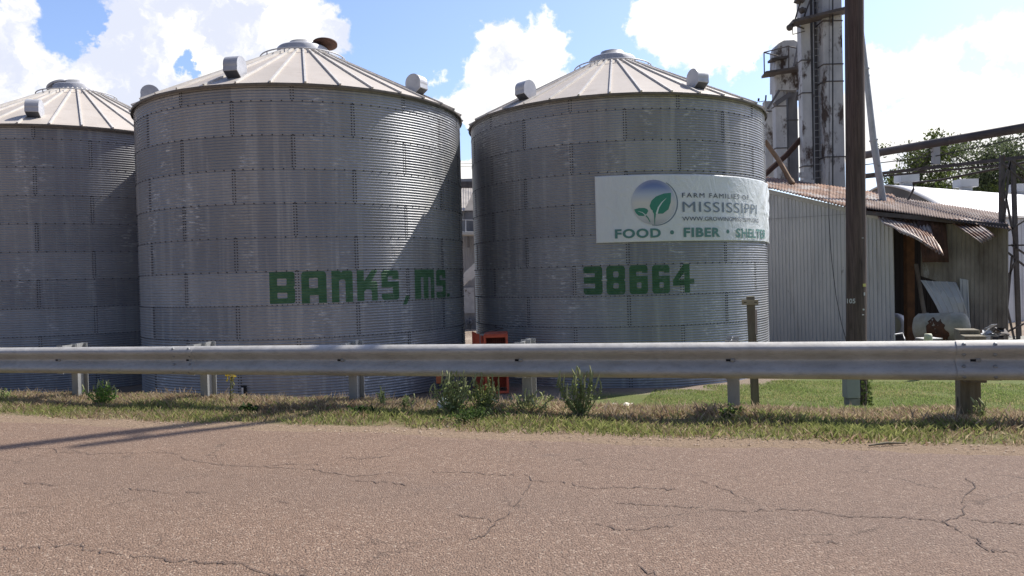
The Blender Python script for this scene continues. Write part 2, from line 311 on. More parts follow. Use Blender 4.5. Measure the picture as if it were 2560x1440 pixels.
class MB:
    def __init__(s): s.v = []; s.f = []; s.mi = []; s.sm = []; s.cur = 0
    def add(s, vs, fs, smooth=False):
        o = len(s.v); s.v += [tuple(v) for v in vs]; s.f += [tuple(i+o for i in f) for f in fs]; s.mi += [s.cur]*len(fs); s.sm += [smooth]*len(fs); return s
    def box(s, c, size, rot=None, taper=1.):
        hx, hy, hz = [k/2 for k in size]; c = Vector(c)
        vs = [Vector((x*hx*(taper if z > 0 else 1), y*hy*(taper if z > 0 else 1), z*hz)) for z in (-1, 1) for x, y in ((-1, -1), (1, -1), (1, 1), (-1, 1))]
        if rot is not None: vs = [rot @ v for v in vs]
        return s.add([c+v for v in vs], [(3, 2, 1, 0), (4, 5, 6, 7), (0, 1, 5, 4), (1, 2, 6, 5), (2, 3, 7, 6), (3, 0, 4, 7)])
    def bar(s, p, q, w, h, up=Vector((0, 0, 1))):
        p, q = Vector(p), Vector(q); a, b = frame(q-p, up)
        vs = [e+a*x*w/2+b*y*h/2 for e in (p, q) for x, y in ((-1, -1), (1, -1), (1, 1), (-1, 1))]
        return s.add(vs, [(3, 2, 1, 0), (4, 5, 6, 7), (0, 1, 5, 4), (1, 2, 6, 5), (2, 3, 7, 6), (3, 0, 4, 7)])
    def tube(s, pts, r, n=10, cap=True):
        pts = [Vector(p) for p in pts]; rs = r if isinstance(r, (list, tuple)) else [r]*len(pts); vs = []
        for i, p in enumerate(pts):
            d = pts[min(i+1, len(pts)-1)]-pts[max(i-1, 0)]; a, b = frame(d)
            vs += [p+a*rs[i]*math.cos(2*math.pi*k/n)+b*rs[i]*math.sin(2*math.pi*k/n) for k in range(n)]
        fs = [(i*n+k, i*n+(k+1) % n, (i+1)*n+(k+1) % n, (i+1)*n+k) for i in range(len(pts)-1) for k in range(n)]
        s.add(vs, fs, True)
        if cap: o = len(vs); s.add(vs[:n], [tuple(range(n))[::-1]]); s.add(vs[o-n:], [tuple(range(n))])
        return s
    def lathe(s, c, prof, n=36, smooth=True):       # prof: list of (r, z)
        c = Vector(c); vs = [c+Vector((r*math.cos(2*math.pi*k/n), r*math.sin(2*math.pi*k/n), z)) for r, z in prof for k in range(n)]
        return s.add(vs, [(i*n+k, i*n+(k+1) % n, (i+1)*n+(k+1) % n, (i+1)*n+k) for i in range(len(prof)-1) for k in range(n)], smooth)
    def prism(s, poly, off, smooth=False):          # poly: 3D points, extruded by off
        n = len(poly); off = Vector(off); a = [Vector(p) for p in poly]; b = [p+off for p in a]
        s.add(a, [tuple(range(n))]); s.add(b, [tuple(range(n))[::-1]])
        return s.add(a+b, [(i, (i+1) % n, n+(i+1) % n, n+i) for i in range(n)], smooth)
    def sheet(s, p00, p10, p11, p01, n, amp, th=.004, kind='sine', nv=6, sag=0., jit=0.):
        p00, p10, p11, p01 = map(Vector, (p00, p10, p11, p01)); N = (p10-p00).cross(p01-p00).normalized()
        per = 8 if kind == 'sine' else 1
        if kind == 'sine': us = [(i/(n*8), amp*math.sin(2*math.pi*i/8)) for i in range(n*8+1)]
        else:
            us = []
            for i in range(n): us += [((i+f)/n, h*amp) for f, h in ((0, 0), (.62, 0), (.68, 1), (.82, 1), (.88, 0))]
            us.append((1, 0))
        fr = []; m = len(us)
        for j in range(nv+1):
            v = j/nv
            for u, h in us:
                sg = -sag*math.sin(math.pi*v)+jit*math.sin(5*u+3.1*v)*math.sin(7*v+2*u)
                fr.append((p00*(1-u)+p10*u)*(1-v)+(p01*(1-u)+p11*u)*v+N*(h+sg))
        bk = [v-N*th for v in fr]; k = len(fr); fs = []
        for j in range(nv):
            for i in range(m-1):
                a = j*m+i; fs += [(a, a+1, a+m+1, a+m), (k+a+m, k+a+m+1, k+a+1, k+a)]
        for i in range(m-1): b_ = nv*m+i; fs += [(k+i, k+i+1, i+1, i), (b_, b_+1, k+b_+1, k+b_)]
        for j in range(nv): fs += [(j*m, (j+1)*m, k+(j+1)*m, k+j*m), (k+j*m+m-1, k+(j+1)*m+m-1, (j+1)*m+m-1, j*m+m-1)]
        return s.add(fr+bk, fs, kind == 'sine')
    def build(s, name, mats, parent=None, root=None):
        org = ORG.get(root or parent, Vector((0, 0, 0)))
        me = bpy.data.meshes.new(name); me.from_pydata([(v[0]-org[0], v[1]-org[1], v[2]-org[2]) for v in s.v], [], s.f); me.update()
        me.polygons.foreach_set('use_smooth', s.sm)
        o = link(name, me, mats, parent); me.polygons.foreach_set('material_index', s.mi)
        if parent in ORG or root in ORG: ORG[o] = org
        return o
def bevel(o, w=.008, seg=2):
    m = o.modifiers.new('bevel', 'BEVEL'); m.width = w; m.segments = seg; m.limit_method = 'ANGLE'; m.angle_limit = R(40); return o
def top(mb, name, mats, label, cat, group=None): return tag(mb.build(name, mats), label, cat, group)

# ------------------------------------------------------------------ terrain
UX, UY = .9455, -.3257                              # direction of the road and its rail (s); t is the distance across it
def st(x, y): return UX*x+UY*y, -UY*x+UX*y
def xy(s, tt): return UX*s-UY*tt, UY*s+UX*tt
PAD = -1.70
def zr(s): return .007+.0112*np.clip(s, -60, 40)
def zst(s, tt):
    t1 = np.interp(s, [-7, 0], [13.0, 18.0]); t0 = np.interp(s, [-4, -1], [7.25, 6.85]); w = np.clip((tt-t0)/(t1-t0), 0, 1); w = w*.75+(w*w*(3-2*w))*.25
    return zr(s)*(1-w)+PAD*w
def zg(x, y): s, tt = st(x, y); return float(zst(s, tt))
def G(px, py):                                      # photo point on the ground
    v = ray(px, py); d = 2.
    while d < 80:
        if v[2]*d+CZ <= zg(v[0]*d, d): break
        d += .02
    return Vector((v[0]*d, d, zg(v[0]*d, d)))
T_EDGE = 5.85
sv = np.concatenate([[-400, -200, -100, -60, -40], np.arange(-26, 20, .25), [22, 30, 45, 70, 120, 250, 400]])
tv = np.concatenate([[-300, -100, -40, -15, -6, 0, 4, 5.2], np.arange(5.4, 9, .1), np.arange(9, 22, .25), [24, 28, 34, 42, 55, 80, 130, 250, 500, 900]])
S, T = np.meshgrid(sv, tv); Z = zst(S, T)
Z = Z-.03*(T < 5.55)
hum = .025*np.sin(S*2.1+T*3)*np.sin(S*.9-T*1.7+1)+.015*np.sin(S*5.3)*np.sin(T*6+S)
Z = Z+hum*np.clip((T-6.0)/.4, 0, 1)*np.clip((12-T)/4, .3, 1)
X, Y = xy(S, T); ns = len(sv)
idx = np.arange(len(tv)*ns).reshape(len(tv), ns)
Q = np.stack([idx[:-1, :-1], idx[:-1, 1:], idx[1:, 1:], idx[1:, :-1]], -1).reshape(-1, 4)
def f_ground(t, b):
    p = wpos(t); q = t.sep(p)
    s_ = t.m('ADD', t.m('MULTIPLY', q[0], UX), t.m('MULTIPLY', q[1], UY)); t_ = t.m('ADD', t.m('MULTIPLY', q[0], -UY), t.m('MULTIPLY', q[1], UX))
    n = t.noise(p, 1.6, 6, .65); n2 = t.noise(p, 14., 5, .7); n3 = t.noise(p, .35, 4, .6)
    wob = t.m('MULTIPLY', t.m('SUBTRACT', n, .5), .9)
    sand = t.mix(n2, (.22, .155, .10), (.34, .25, .175))
    dry = t.mix(n2, (.15, .105, .06), (.30, .22, .14))
    dry = t.mix(t.rng(n, .42, .62), dry, (.13, .15, .05))
    lawn = t.mix(n2, (.10, .13, .04), (.16, .18, .065)); lawn = t.mix(t.m('MULTIPLY', t.rng(n, .5, .72), .5), lawn, (.22, .19, .08))
    dirt = t.mix(n2, (.19, .15, .115), (.31, .25, .195)); dirt = t.mix(t.rng(n3, .5, .7), dirt, (.36, .30, .235))
    c = t.mix(t.rng(t.m('ADD', t_, t.m('MULTIPLY', wob, .3)), 5.98, 6.12), sand, dry)
    lm = t.m('MULTIPLY', t.rng(t.m('ADD', t_, t.m('MULTIPLY', wob, .5)), 7.2, 7.6), t.rng(t.m('ADD', s_, t.m('ADD', wob, t.m('MULTIPLY', t.m('SUBTRACT', t_, 8.), .22))), -2.8, -1.8))
    c = t.mix(lm, c, lawn)
    # bare dirt round the bins
    dm1 = t.m('SUBTRACT', t.vm('DISTANCE', t.comb(q[0], q[1], 0), (3.4, 24.65, 0), 1), 5.4)
    c = t.mix(t.rng(t.m('ADD', dm1, t.m('MULTIPLY', wob, 1.2)), .5, -.3), c, dirt)
    lft = t.m('MULTIPLY', t.rng(t.m('ADD', t_, t.m('MULTIPLY', wob, .5)), 7.5, 8.0), t.rng(t.m('ADD', s_, t.m('ADD', wob, t.m('MULTIPLY', t.m('SUBTRACT', t_, 8.), .22))), -1.8, -2.8))
    c = t.mix(lft, c, dirt)
    c = t.mix(t.rng(t_, 24., 26.), c, dirt)
    t.put(b.inputs['Base Color'], c); bump(t, b, t.noise(p, 30., 5, .7), .03)
M_ground = mat('ground_soil', (.25, .2, .14), .95, 0, .2, f_ground)
tag(link('ground', mesh_np('ground', np.stack([X, Y, Z], -1).reshape(-1, 3), Q, True), M_ground), kind='structure')
# road: chip-seal surface with a ragged edge
rs = np.concatenate([[-400, -150, -60, -30], np.arange(-20, 12, .05), [14, 20, 40, 120, 400]])
edge_t = T_EDGE+.05*np.sin(rs*1.3)+.035*np.sin(rs*3.7+1)+npr.normal(0, .016, len(rs))
fr_ = np.array([0, .5, .8, .9, .95, .98, 1.])
RT = -7+(edge_t[None, :]+7)*fr_[:, None]; RS = np.repeat(rs[None, :], len(fr_), 0)
RZ = zr(RS)+.004-.012*(fr_[:, None] > .99)
RX, RY = xy(RS, RT); idx = np.arange(RX.size).reshape(RX.shape)
Q = np.stack([idx[:-1, :-1], idx[:-1, 1:], idx[1:, 1:], idx[1:, :-1]], -1).reshape(-1, 4)
def f_road(t, b):
    p = wpos(t); q = t.sep(p)
    v = t.new('ShaderNodeTexVoronoi'); t.put(v.inputs['Vector'], p); v.inputs['Scale'].default_value = 92.
    rnd_ = t.sep(v.outputs['Color'])[0]
    chip = t.ramp(rnd_, (0., (.055, .036, .028)), (.24, (.15, .096, .068)), (.6, (.224, .143, .098)), (.86, (.335, .227, .157)), (1., (.66, .54, .42)))
    v2 = t.new('ShaderNodeTexVoronoi'); t.put(v2.inputs['Vector'], p); v2.inputs['Scale'].default_value = 150.
    chip = t.mix(.35, chip, t.ramp(t.sep(v2.outputs['Color'])[0], (0., (.07, .046, .036)), (.5, (.215, .15, .108)), (1., (.42, .32, .24))))
    chip = t.mix(.40, chip, (.232, .153, .106)); big = t.noise(p, .55, 5, .6); mid = t.noise(t.vm('MULTIPLY', p, (1, 2.2, 1)), 2.2, 5, .65)
    c = t.mix(t.m('MULTIPLY', t.rng(big, .4, .65), .45), chip, t.mix(.5, chip, (.18, .132, .10)))
    c = t.mix(t.m('MULTIPLY', t.rng(mid, .5, .7), .25), c, t.mix(.6, c, (.30, .205, .14)))
    trk = t.rng(t.m('ABSOLUTE', t.m('SUBTRACT', t.m('ADD', t.m('ADD', t.m('MULTIPLY', q[0], -UY), t.m('MULTIPLY', q[1], UX)), t.m('MULTIPLY', mid, .5)), 4.3)), .15, .6, 1, 0)
    c = t.mix(t.m('MULTIPLY', trk, .22), c, (.17, .125, .098))
    stn = t.rng(t.noise(t.vm('MULTIPLY', p, (1, 1.6, 1)), .9, 7, .72), .60, .68); c = t.mix(t.m('MULTIPLY', stn, .3), c, (.12, .092, .078))
    grey = t.rng(t.m('ADD', q[0], t.m('MULTIPLY', t.m('SUBTRACT', mid, .5), 2.)), -1.5, 3.)
    c = t.mix(t.m('MULTIPLY', grey, .5), c, t.mix(.6, c, (.215, .168, .145)))
    pw = t.vm('ADD', t.vm('MULTIPLY', p, (.8, 1.3, 1)), t.vm('MULTIPLY', t.noise(p, 1.6, 5, .7, 1), (.55, .55, 0)))
    ce = t.voro(pw, .95, 'DISTANCE_TO_EDGE'); ck = t.m('MULTIPLY', t.rng(ce, .0025, .007, 1, 0), t.rng(t.noise(p, 1.1, 4, .6), .46, .60))
    c = t.mix(t.m('MULTIPLY', ck, .55), c, (.06, .045, .036))
    rare = t.rng(t.voro(p, 11.), .0, .055, 1, 0)
    c = t.mix(t.m('MULTIPLY', t.rng(rare, .3, .5), .55), c, (.62, .55, .46))
    t.put(b.inputs['Base Color'], c)
    bump(t, b, t.m('ADD', t.m('MULTIPLY', v.outputs['Distance'], -1.), t.m('MULTIPLY', v2.outputs['Distance'], -.5)), .011, .8)
M_road = mat('chip_seal', (.26, .19, .145), .9, 0, .25, f_road)
tag(link('road', mesh_np('road', np.stack([RX, RY, RZ], -1).reshape(-1, 3), Q, False), M_road), kind='structure')
# cracks in the road, thin dark sheets on it
CR_ = [[(0,1122),(60,1118),(130,1122),(145,1130),(215,1131),(225,1135),(300,1131),(432,1131),(462,1148),(530,1158),(580,1164),(660,1166),(790,1174),(880,1190),(990,1180)],
       [(660,1166),(720,1160),(800,1161)],[(870,1200),(980,1206),(1020,1215)],[(1080,1178),(1180,1180),(1230,1186),(1320,1187)],[(1320,1187),(1330,1200),(1400,1203),(1475,1220),(1560,1217),(1690,1222)],
       [(1540,1255),(1600,1261),(1730,1268),(1850,1278),(1900,1277),(1960,1273),(2040,1275),(2100,1288),(2150,1290),(2260,1292),(2360,1302)],
       [(2360,1302),(2400,1290),(2410,1262),(2400,1250),(2430,1220),(2440,1212),(2410,1190)],[(2360,1302),(2410,1330),(2440,1345),(2470,1375),(2540,1380)],[(2400,1290),(2470,1305),(2560,1307)],
       [(0,1368),(30,1372),(60,1366),(130,1365),(175,1360),(205,1362),(210,1372),(260,1380),(320,1387),(400,1392),(415,1402),(470,1403),(600,1410),(640,1425),(700,1440),(820,1440)],
       [(205,1362),(220,1352)],[(40,1206),(70,1207),(130,1211),(150,1212)],[(300,1222),(360,1223),(400,1230),(430,1232)],[(460,1230),(530,1231)],[(690,1253),(730,1258)],
       [(1140,1288),(1185,1292),(1240,1304),(1265,1292),(1290,1260),(1310,1235),(1330,1205)],[(1240,1304),(1215,1335),(1170,1350)],[(1750,1200),(1800,1218),(1840,1235)],[(1485,1306),(1540,1321),(1610,1325),(1640,1314),(1690,1316)],
       [(1590,1410),(1610,1425),(1640,1438)],[(2030,1350),(2055,1354),(2100,1355)],[(850,1142),(900,1146),(985,1139)]]
mb = MB()
for pl in CR_:
    pts = []
    for (a, b_) in zip(pl[:-1], pl[1:]):
        n = max(2, int(math.hypot(b_[0]-a[0], b_[1]-a[1])/9))
        pts += [(a[0]+(b_[0]-a[0])*k/n, a[1]+(b_[1]-a[1])*k/n) for k in range(n)]
    pts.append(pl[-1]); L = []
    for i, (a, b_) in enumerate(pts):
        v = ray(a, b_); s0, _ = st(v[0]*5, 5); d = (zr(0)-CZ)/v[2]
        for _ in range(4): s0, _ = st(v[0]*d, d); d = (zr(s0)+.008-CZ)/v[2]
        L.append(Vector((v[0]*d+rnd.gauss(0, .006), d+rnd.gauss(0, .012), 0)))
    for i in range(len(L)-1):
        if rnd.random() < .10: continue
        d = (L[i+1]-L[i]).normalized(); nn = Vector((-d.y, d.x, 0))
        w0, w1 = [(.0015+.0034*rnd.random())*(.4 if k in (0, len(L)-1) else 1) for k in (i, i+1)]
        q = [L[i]-nn*w0, L[i]+nn*w0, L[i+1]+nn*w1, L[i+1]-nn*w1]
        for v in q: v.z = float(zr(st(v.x, v.y)[0]))+.008
        mb.add(q, [(3, 2, 1, 0)])
tag(mb.build('road_cracks', mat('crack_dark', (.10, .07, .055), .95)), kind='structure')

# ------------------------------------------------------------------ grain bins
BR = 4.572; H = .8128; PER = H/12; NROW = 9.5
def rcor(z): return BR+.0098*np.sin(2*np.pi*z/PER)-.0022*np.floor(z/H+1e-6)*0
def hit(px, py, c):
    v = ray(px, py); A = v[0]**2+v[1]**2; b_ = v[0]*c[0]+v[1]*c[1]; q = max(b_*b_-A*(c[0]**2+c[1]**2-BR*BR), 0)
    d = (b_-math.sqrt(q))/A; P = v*d; P[2] += CZ; return P
def th_of(px, py, c): P = hit(px, py, c); return math.atan2(P[1]-c[1], P[0]-c[0])
nseg = 320; nz = int(NROW*12*6)
zz = np.linspace(0, NROW*H, nz+1); tt_ = np.arange(nseg+1)/nseg*2*np.pi
rr_ = rcor(zz)
TH, ZZ = np.meshgrid(tt_, zz); RR = np.repeat(rr_[:, None], nseg+1, 1)
WV = np.stack([RR*np.cos(TH), RR*np.sin(TH), ZZ], -1).reshape(-1, 3)
idx = np.arange((nz+1)*(nseg+1)).reshape(nz+1, nseg+1)
WQ = np.stack([idx[:-1, :-1], idx[:-1, 1:], idx[1:, 1:], idx[1:, :-1]], -1).reshape(-1, 4)
wall_me = mesh_np('bin_wall', WV, WQ, True)
uvl = wall_me.uv_layers.new(name='UVMap'); li = np.empty(len(wall_me.loops), np.int32); wall_me.loops.foreach_get('vertex_index', li)
UV = np.stack([TH/(2*np.pi)*10, ZZ/H+.5], -1).reshape(-1, 2)   # sheets are staggered every ring; rings counted from the half ring at the bottom
UV[:, 1] -= .5
uvl.data.foreach_set('uv', UV[li].astype(np.float32).ravel())
# bolts and lap seams
bm_ = MB()
def bolt(th, z, s):
    r0 = float(rcor(z)); c, sn = math.cos(th), math.sin(th)
    ctr = Vector((c*(r0+.017), sn*(r0+.017), z)); tg = Vector((-sn, c, 0)); base = Vector((c*(r0-.002), sn*(r0-.002), z))
    vs = [base+tg*s*math.cos(a)+Vector((0, 0, s*math.sin(a))) for a in (0, 1.257, 2.513, 3.77, 5.027)]+[ctr+tg*s*.6*math.cos(a)+Vector((0, 0, s*.6*math.sin(a))) for a in (0, 1.257, 2.513, 3.77, 5.027)]
    bm_.add(vs, [(i, (i+1) % 5, 5+(i+1) % 5, 5+i) for i in range(5)]+[(5, 6, 7, 8, 9)])
for k in range(1, 10):
    nb = 120 if k >= 4 else 240
    for j in range(nb): bolt(2*math.pi*j/nb, k*H, .020 if nb == 120 else .016)
for k in range(0, 10):
    for j in range(10):
        th = R(36*j)-(R(18) if k % 2 else 0)
        n = 12 if k < 9 else 6
        for i in range(n):
            z = k*H+(i+.5)*H/12+PER*.25
            if z < NROW*H:
                bolt(th-.0072, z, .021); bolt(th+.0072, z, .021)
bm_me = bpy.data.meshes.new('bolts'); bm_me.from_pydata(bm_.v, [], bm_.f); bm_me.update()
# join the bolts and dark lap lines into the wall mesh
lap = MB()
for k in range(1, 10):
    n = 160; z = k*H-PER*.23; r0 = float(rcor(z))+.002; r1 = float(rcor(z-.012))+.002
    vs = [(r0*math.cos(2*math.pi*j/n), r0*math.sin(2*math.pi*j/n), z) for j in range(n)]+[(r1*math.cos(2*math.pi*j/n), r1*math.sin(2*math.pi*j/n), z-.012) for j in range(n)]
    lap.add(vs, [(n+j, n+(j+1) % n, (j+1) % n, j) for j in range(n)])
b = bmesh.new(); b.from_mesh(wall_me)
for src in (bm_, lap):
    nv = [b.verts.new(v) for v in src.v]
    for f in src.f:
        ff = b.faces.new([nv[i] for i in f]); ff.material_index = 1 if src is bm_ else 2
b.to_mesh(wall_me); b.free()
wall_me.materials.append(M_bin); wall_me.materials.append(M_bolt); wall_me.materials.append(mat('lap_grey', (.21, .212, .22), .6))

EAVE = NROW*H; RO = BR+.085; RI = .62; SL = math.tan(R(26.6)); RISE = (RO-RI)*SL
rb = MB()
NR = 36
for j in range(NR):
    a0, a1 = [R(10*(j+k)) for k in (0, 1)]
    n = 6
    for i in range(n):
        q0, q1 = RO+(RI-RO)*i/n, RO+(RI-RO)*(i+1)/n
        z0, z1 = EAVE+(RO-q0)*SL, EAVE+(RO-q1)*SL
        rb.add([(q0*math.cos(a0), q0*math.sin(a0), z0), (q0*math.cos(a1), q0*math.sin(a1), z0), (q1*math.cos(a1), q1*math.sin(a1), z1), (q1*math.cos(a0), q1*math.sin(a0), z1)], [(0, 1, 2, 3)])
# underside
rb.lathe((0, 0, 0), [(RI, EAVE+RISE-.03), (RO, EAVE-.012)], NR, False)
rb.cur = 1
for j in range(NR):
    a = R(10*j); c, s_ = math.cos(a), math.sin(a)
    p = Vector(((RO+.03)*c, (RO+.03)*s_, EAVE-.02*SL+.018)); q = Vector(((RI+.02)*c, (RI+.02)*s_, EAVE+RISE+.018))
    up = Vector((-SL*-c*-1, -SL*-s_*-1, 1)).normalized()
    rb.bar(p, q, .045, .05, Vector((c*SL, s_*SL, 1)).normalized())
roof_me = None
cb = MB(); cb.lathe((0, 0, 0), [(.74, EAVE+RISE-.10), (.74, EAVE+RISE+.12), (.70, EAVE+RISE+.16), (.40, EAVE+RISE+.20), (.38, EAVE+RISE+.20), (.38, EAVE+RISE+.33), (.34, EAVE+RISE+.33), (.34, EAVE+RISE+.18), (.0, EAVE+RISE+.18)], 40)
def ring(mb, r, z, rad, n=48): mb.tube([(r*math.cos(2*math.pi*k/n), r*math.sin(2*math.pi*k/n), z) for k in range(n+1)], rad, 6, False)
hr = MB(); ring(hr, 1.22, EAVE+(RO-1.22)*SL+.13, .02)
for k in range(12):
    a = R(30*k+5); hr.bar((1.22*math.cos(a), 1.22*math.sin(a), EAVE+(RO-1.22)*SL+.0), (1.22*math.cos(a), 1.22*math.sin(a), EAVE+(RO-1.22)*SL+.13), .03, .01)
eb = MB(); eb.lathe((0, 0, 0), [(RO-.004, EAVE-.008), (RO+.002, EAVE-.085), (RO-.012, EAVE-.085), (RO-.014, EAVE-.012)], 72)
def vent_mb():                                      # hooded roof vent; local x points down the roof
    P = [(.27*math.cos(a), .30+.27*math.sin(a)) for a in [R(x) for x in range(180, -16, -12)]]
    P = [(-.27, .02)]+P+[(.275, .12), (.03, -.06)]
    m = MB(); m.prism([(x, -.22, z) for x, z in P], (0, .44, 0)); m.cur = 1
    m.add([(.262, -.2, .105), (.262, .2, .105), (.058, .2, -.045), (.058, -.2, -.045)], [(0, 1, 2, 3)])  # dark panel over the closed hood, stands in for shade in its opening
    return m
vent_me = [None]
lids = {}
def make_bin(c, base, seam_az, rib_az, vents, label, letters=None):
    root = thing('grain_bin', (c[0], c[1], base), label, 'grain bin', 'corrugated steel grain bins in a row')
    w = bpy.data.objects.new('wall', wall_me); COL.objects.link(w); w.parent = root; w.rotation_euler.z = seam_az; ORG[w] = ORG[root]
    global roof_me
    if roof_me is None:
        roof = rb.build('roof', [M_roof, M_rib], root, root=bpy); roof_me = roof.data
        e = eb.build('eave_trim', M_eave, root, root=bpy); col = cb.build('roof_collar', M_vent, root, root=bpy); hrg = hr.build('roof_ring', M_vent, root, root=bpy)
        lids['e'], lids['c'], lids['h'] = e.data, col.data, hrg.data
        obs = [roof, e, col, hrg]
    else:
        obs = []
        for n_, me in (('roof', roof_me), ('eave_trim', lids['e']), ('roof_collar', lids['c']), ('roof_ring', lids['h'])):
            o = bpy.data.objects.new(n_, me); COL.objects.link(o); o.parent = root; obs.append(o)
    for o in obs: o.rotation_euler.z = rib_az
    for (px, py, rv) in vents:                      # find the bearing on the roof that shows at px
        best = None
        ca = math.atan2(-c[1], -c[0])
        for k in range(-110, 111):
            th = ca+R(k); z = base+EAVE+(RO-rv)*SL+.2
            P = (c[0]+rv*math.cos(th), c[1]+rv*math.sin(th), z); X_, Y_ = proj(P); d = math.hypot(X_-px, (Y_-py))
            if best is None or d < best[0]: best = (d, th)
        th = best[1]
        if vent_me[0] is None: o = vent_mb().build('roof_vent', [M_vent, mat('vent_shade', (.07, .075, .085), .7)], root, root=bpy); vent_me[0] = o.data; bevel(o, .006)
        else: o = bpy.data.objects.new('roof_vent', vent_me[0]); COL.objects.link(o); o.parent = root; bevel(o, .006)
        o.location = (rv*math.cos(th), rv*math.sin(th), EAVE+(RO-rv)*SL); o.rotation_euler.z = th; o.scale = (.9, .84, .88)
    return root
def az_c(px, py, dist, a):
    return (dist*math.sin(R(a)), dist*math.cos(R(a)))
cA = az_c(0, 0, 30.35, -29.15); cB = az_c(0, 0, 23.663, -14.734); cC = az_c(0, 0, 24.884, 7.848)
ORG[bpy] = Vector((0, 0, 0))
ribB = th_of(764, 215, cB); ribC = th_of(1525, 238, cC); ribA = th_of(205, 322, cA)
# B: seam in the ring between the first two full seams (index 8, even) at px 578
binB = make_bin(cB, -1.686, th_of(579.5, 297, cB), ribB, [(585, 178, 4.0), (1043, 213, 4.0), (347, 248, 4.15)],
                'middle grain bin with the green town name, its round lid tipped open')
binA = make_bin(cA, -1.70, th_of(87, 450, cA)+R(18), ribA, [(85, 285, 4.0), (560, 330, 4.0)], 'grain bin cut off by the left edge, no writing on it')
binC = make_bin(cC, -1.72, th_of(1562, 310, cC), ribC, [(1316, 232, 4.0), (1743, 206, 4.0)], 'grain bin with green painted digits and a white banner hung on it')
def lid(root, off, tilt_axis, ang_, m, rad=.36):
    mb = MB(); rot = Matrix.Rotation(ang_, 3, tilt_axis)
    prof = [(0, .10), (rad*.5, .085), (rad, .03), (rad, -.03), (rad*.9, -.03), (0, -.01)]; n = 32
    vs = [rot @ Vector((r*math.cos(2*math.pi*k/n), r*math.sin(2*math.pi*k/n), z))+Vector(off) for r, z in prof for k in range(n)]
    mb.add(vs, [(i*n+k, i*n+(k+1) % n, (i+1)*n+(k+1) % n, (i+1)*n+k) for i in range(len(prof)-1) for k in range(n)], True)
    o = mb.build('lid', m, root, root=bpy); return o
lid(binB, (.66, -.02, EAVE+RISE+.27), Vector((1, .12, 0)).normalized(), R(-11), M_rustdark, .36)['label'] = 'dark brown round lid tipped open'
lid(binC, (0, 0, EAVE+RISE+.34), Vector((1, 0, 0)), R(2), M_vent)
lid(binA, (-.52, -.1, EAVE+RISE+.17), Vector((.3, 1, 0)).normalized(), R(-24), M_vent, .42)

# painted lettering, blocky shapes rasterised in rows that follow the corrugation
def rr_mask(U, V, x0, y0, x1, y1, r=.0):
    dx = np.abs(U-(x0+x1)/2)-(x1-x0)/2+r; dy = np.abs(V-(y0+y1)/2)-(y1-y0)/2+r
    return (np.minimum(np.maximum(dx, dy), 0)+np.hypot(np.maximum(dx, 0), np.maximum(dy, 0))) <= r+1e-6
def poly_mask(U, V, P):
    m = np.zeros(U.shape, bool); n = len(P)
    for i in range(n):
        (x0, y0), (x1, y1) = P[i], P[(i+1) % n]
        cnd = ((y0 > V) != (y1 > V)) & (U < (x1-x0)*(V-y0)/((y1-y0) or 1e-9)+x0); m ^= cnd
    return m
GL = {
 'B': [('+', 0, 0, 1, 1, .09), ('+', 0, 0, .5, 1, 0), ('-', .30, .21, .68, .43, .05), ('-', .30, .65, .70, .84, .05), ('-', .97, .47, 1.1, .53, 0)],
 'A': [('+', 0, 0, 1, .6, .14), ('+', 0, .3, 1, 1, 0), ('-', .31, .21, .66, .53, .03), ('-', .32, .755, .67, 1.1, 0)],
 'n': [('+', 0, 0, 1, .6, .10), ('+', 0, 0, .4, 1, 0), ('+', 0, .3, 1, 1, 0), ('-', .34, .28, .66, .6, .10), ('-', .34, .45, .66, 1.1, 0), ('p-', [(.38, -.01), (.54, -.01), (.46, .07)])],
 'k': [('+', 0, 0, .33, 1, 0), ('+', .2, .36, 1, .7, .12), ('+', .70, .5, 1, 1, 0), ('-', .36, .63, .70, .8, .08), ('-', .36, .70, .70, 1.1, 0), ('p+', [(.30, .46), (.30, .40), (.72, 0), (1.02, 0), (.62, .46)])],
 'S': [('+', 0, 0, 1, .56, .13), ('+', 0, .38, 1, 1, .13), ('-', .36, .2, 1.1, .38, .03), ('-', -.1, .57, .64, .79, .03), ('+', .62, .1, 1, .30, .0)],
 ',': [('p+', [(.42, 0), (1, 0), (.55, 1), (0, 1)])],
 'm': [('+', 0, 0, 1, .5, .07), ('+', 0, .2, 1, 1, 0), ('+', 0, 0, .2, 1, 0), ('-', .29, .26, .42, 1.1, .04), ('-', .66, .26, .79, 1.1, .04)],
 '.': [('+', 0, 0, 1, 1, .1)],
 '3': [('+', 0, 0, 1, .56, .13), ('+', 0, .44, 1, 1, .13), ('-', -.1, .235, .60, .385, .03), ('-', -.1, .60, .60, .77, .03), ('-', .955, .46, 1.1, .53, 0), ('-', -.1, .30, .03, .70, 0)],
 '8': [('+', 0, 0, 1, .56, .15), ('+', 0, .44, 1, 1, .15), ('-', .37, .20, .65, .40, .06), ('-', .37, .60, .65, .79, .06), ('-', .96, .47, 1.1, .53, 0), ('-', -.1, .47, .04, .53, 0)],
 '6': [('+', 0, 0, 1, 1, .15), ('-', .38, .26, 1.1, .40, .0), ('+', .38, .0, 1, .28, .12), ('-', .38, .22, .74, .40, .03), ('-', .40, .60, .64, .80, .06), ('-', .38, .28, .7, .42, .03)],
 '4': [('p+', [(.50, 0), (.79, 0), (.79, 1), (.53, 1), (.53, .74), (0, .74), (0, .55)]), ('+', .4, .52, 1, .70, 0), ('p-', [(.53, .30), (.53, .53), (.27, .53)])],
}
GL['6'] = [('+', 0, 0, 1, 1, .14), ('-', .38, .22, .70, .38, .04), ('-', .60, .275, 1.1, .375, 0), ('-', .40, .60, .66, .80, .06)]
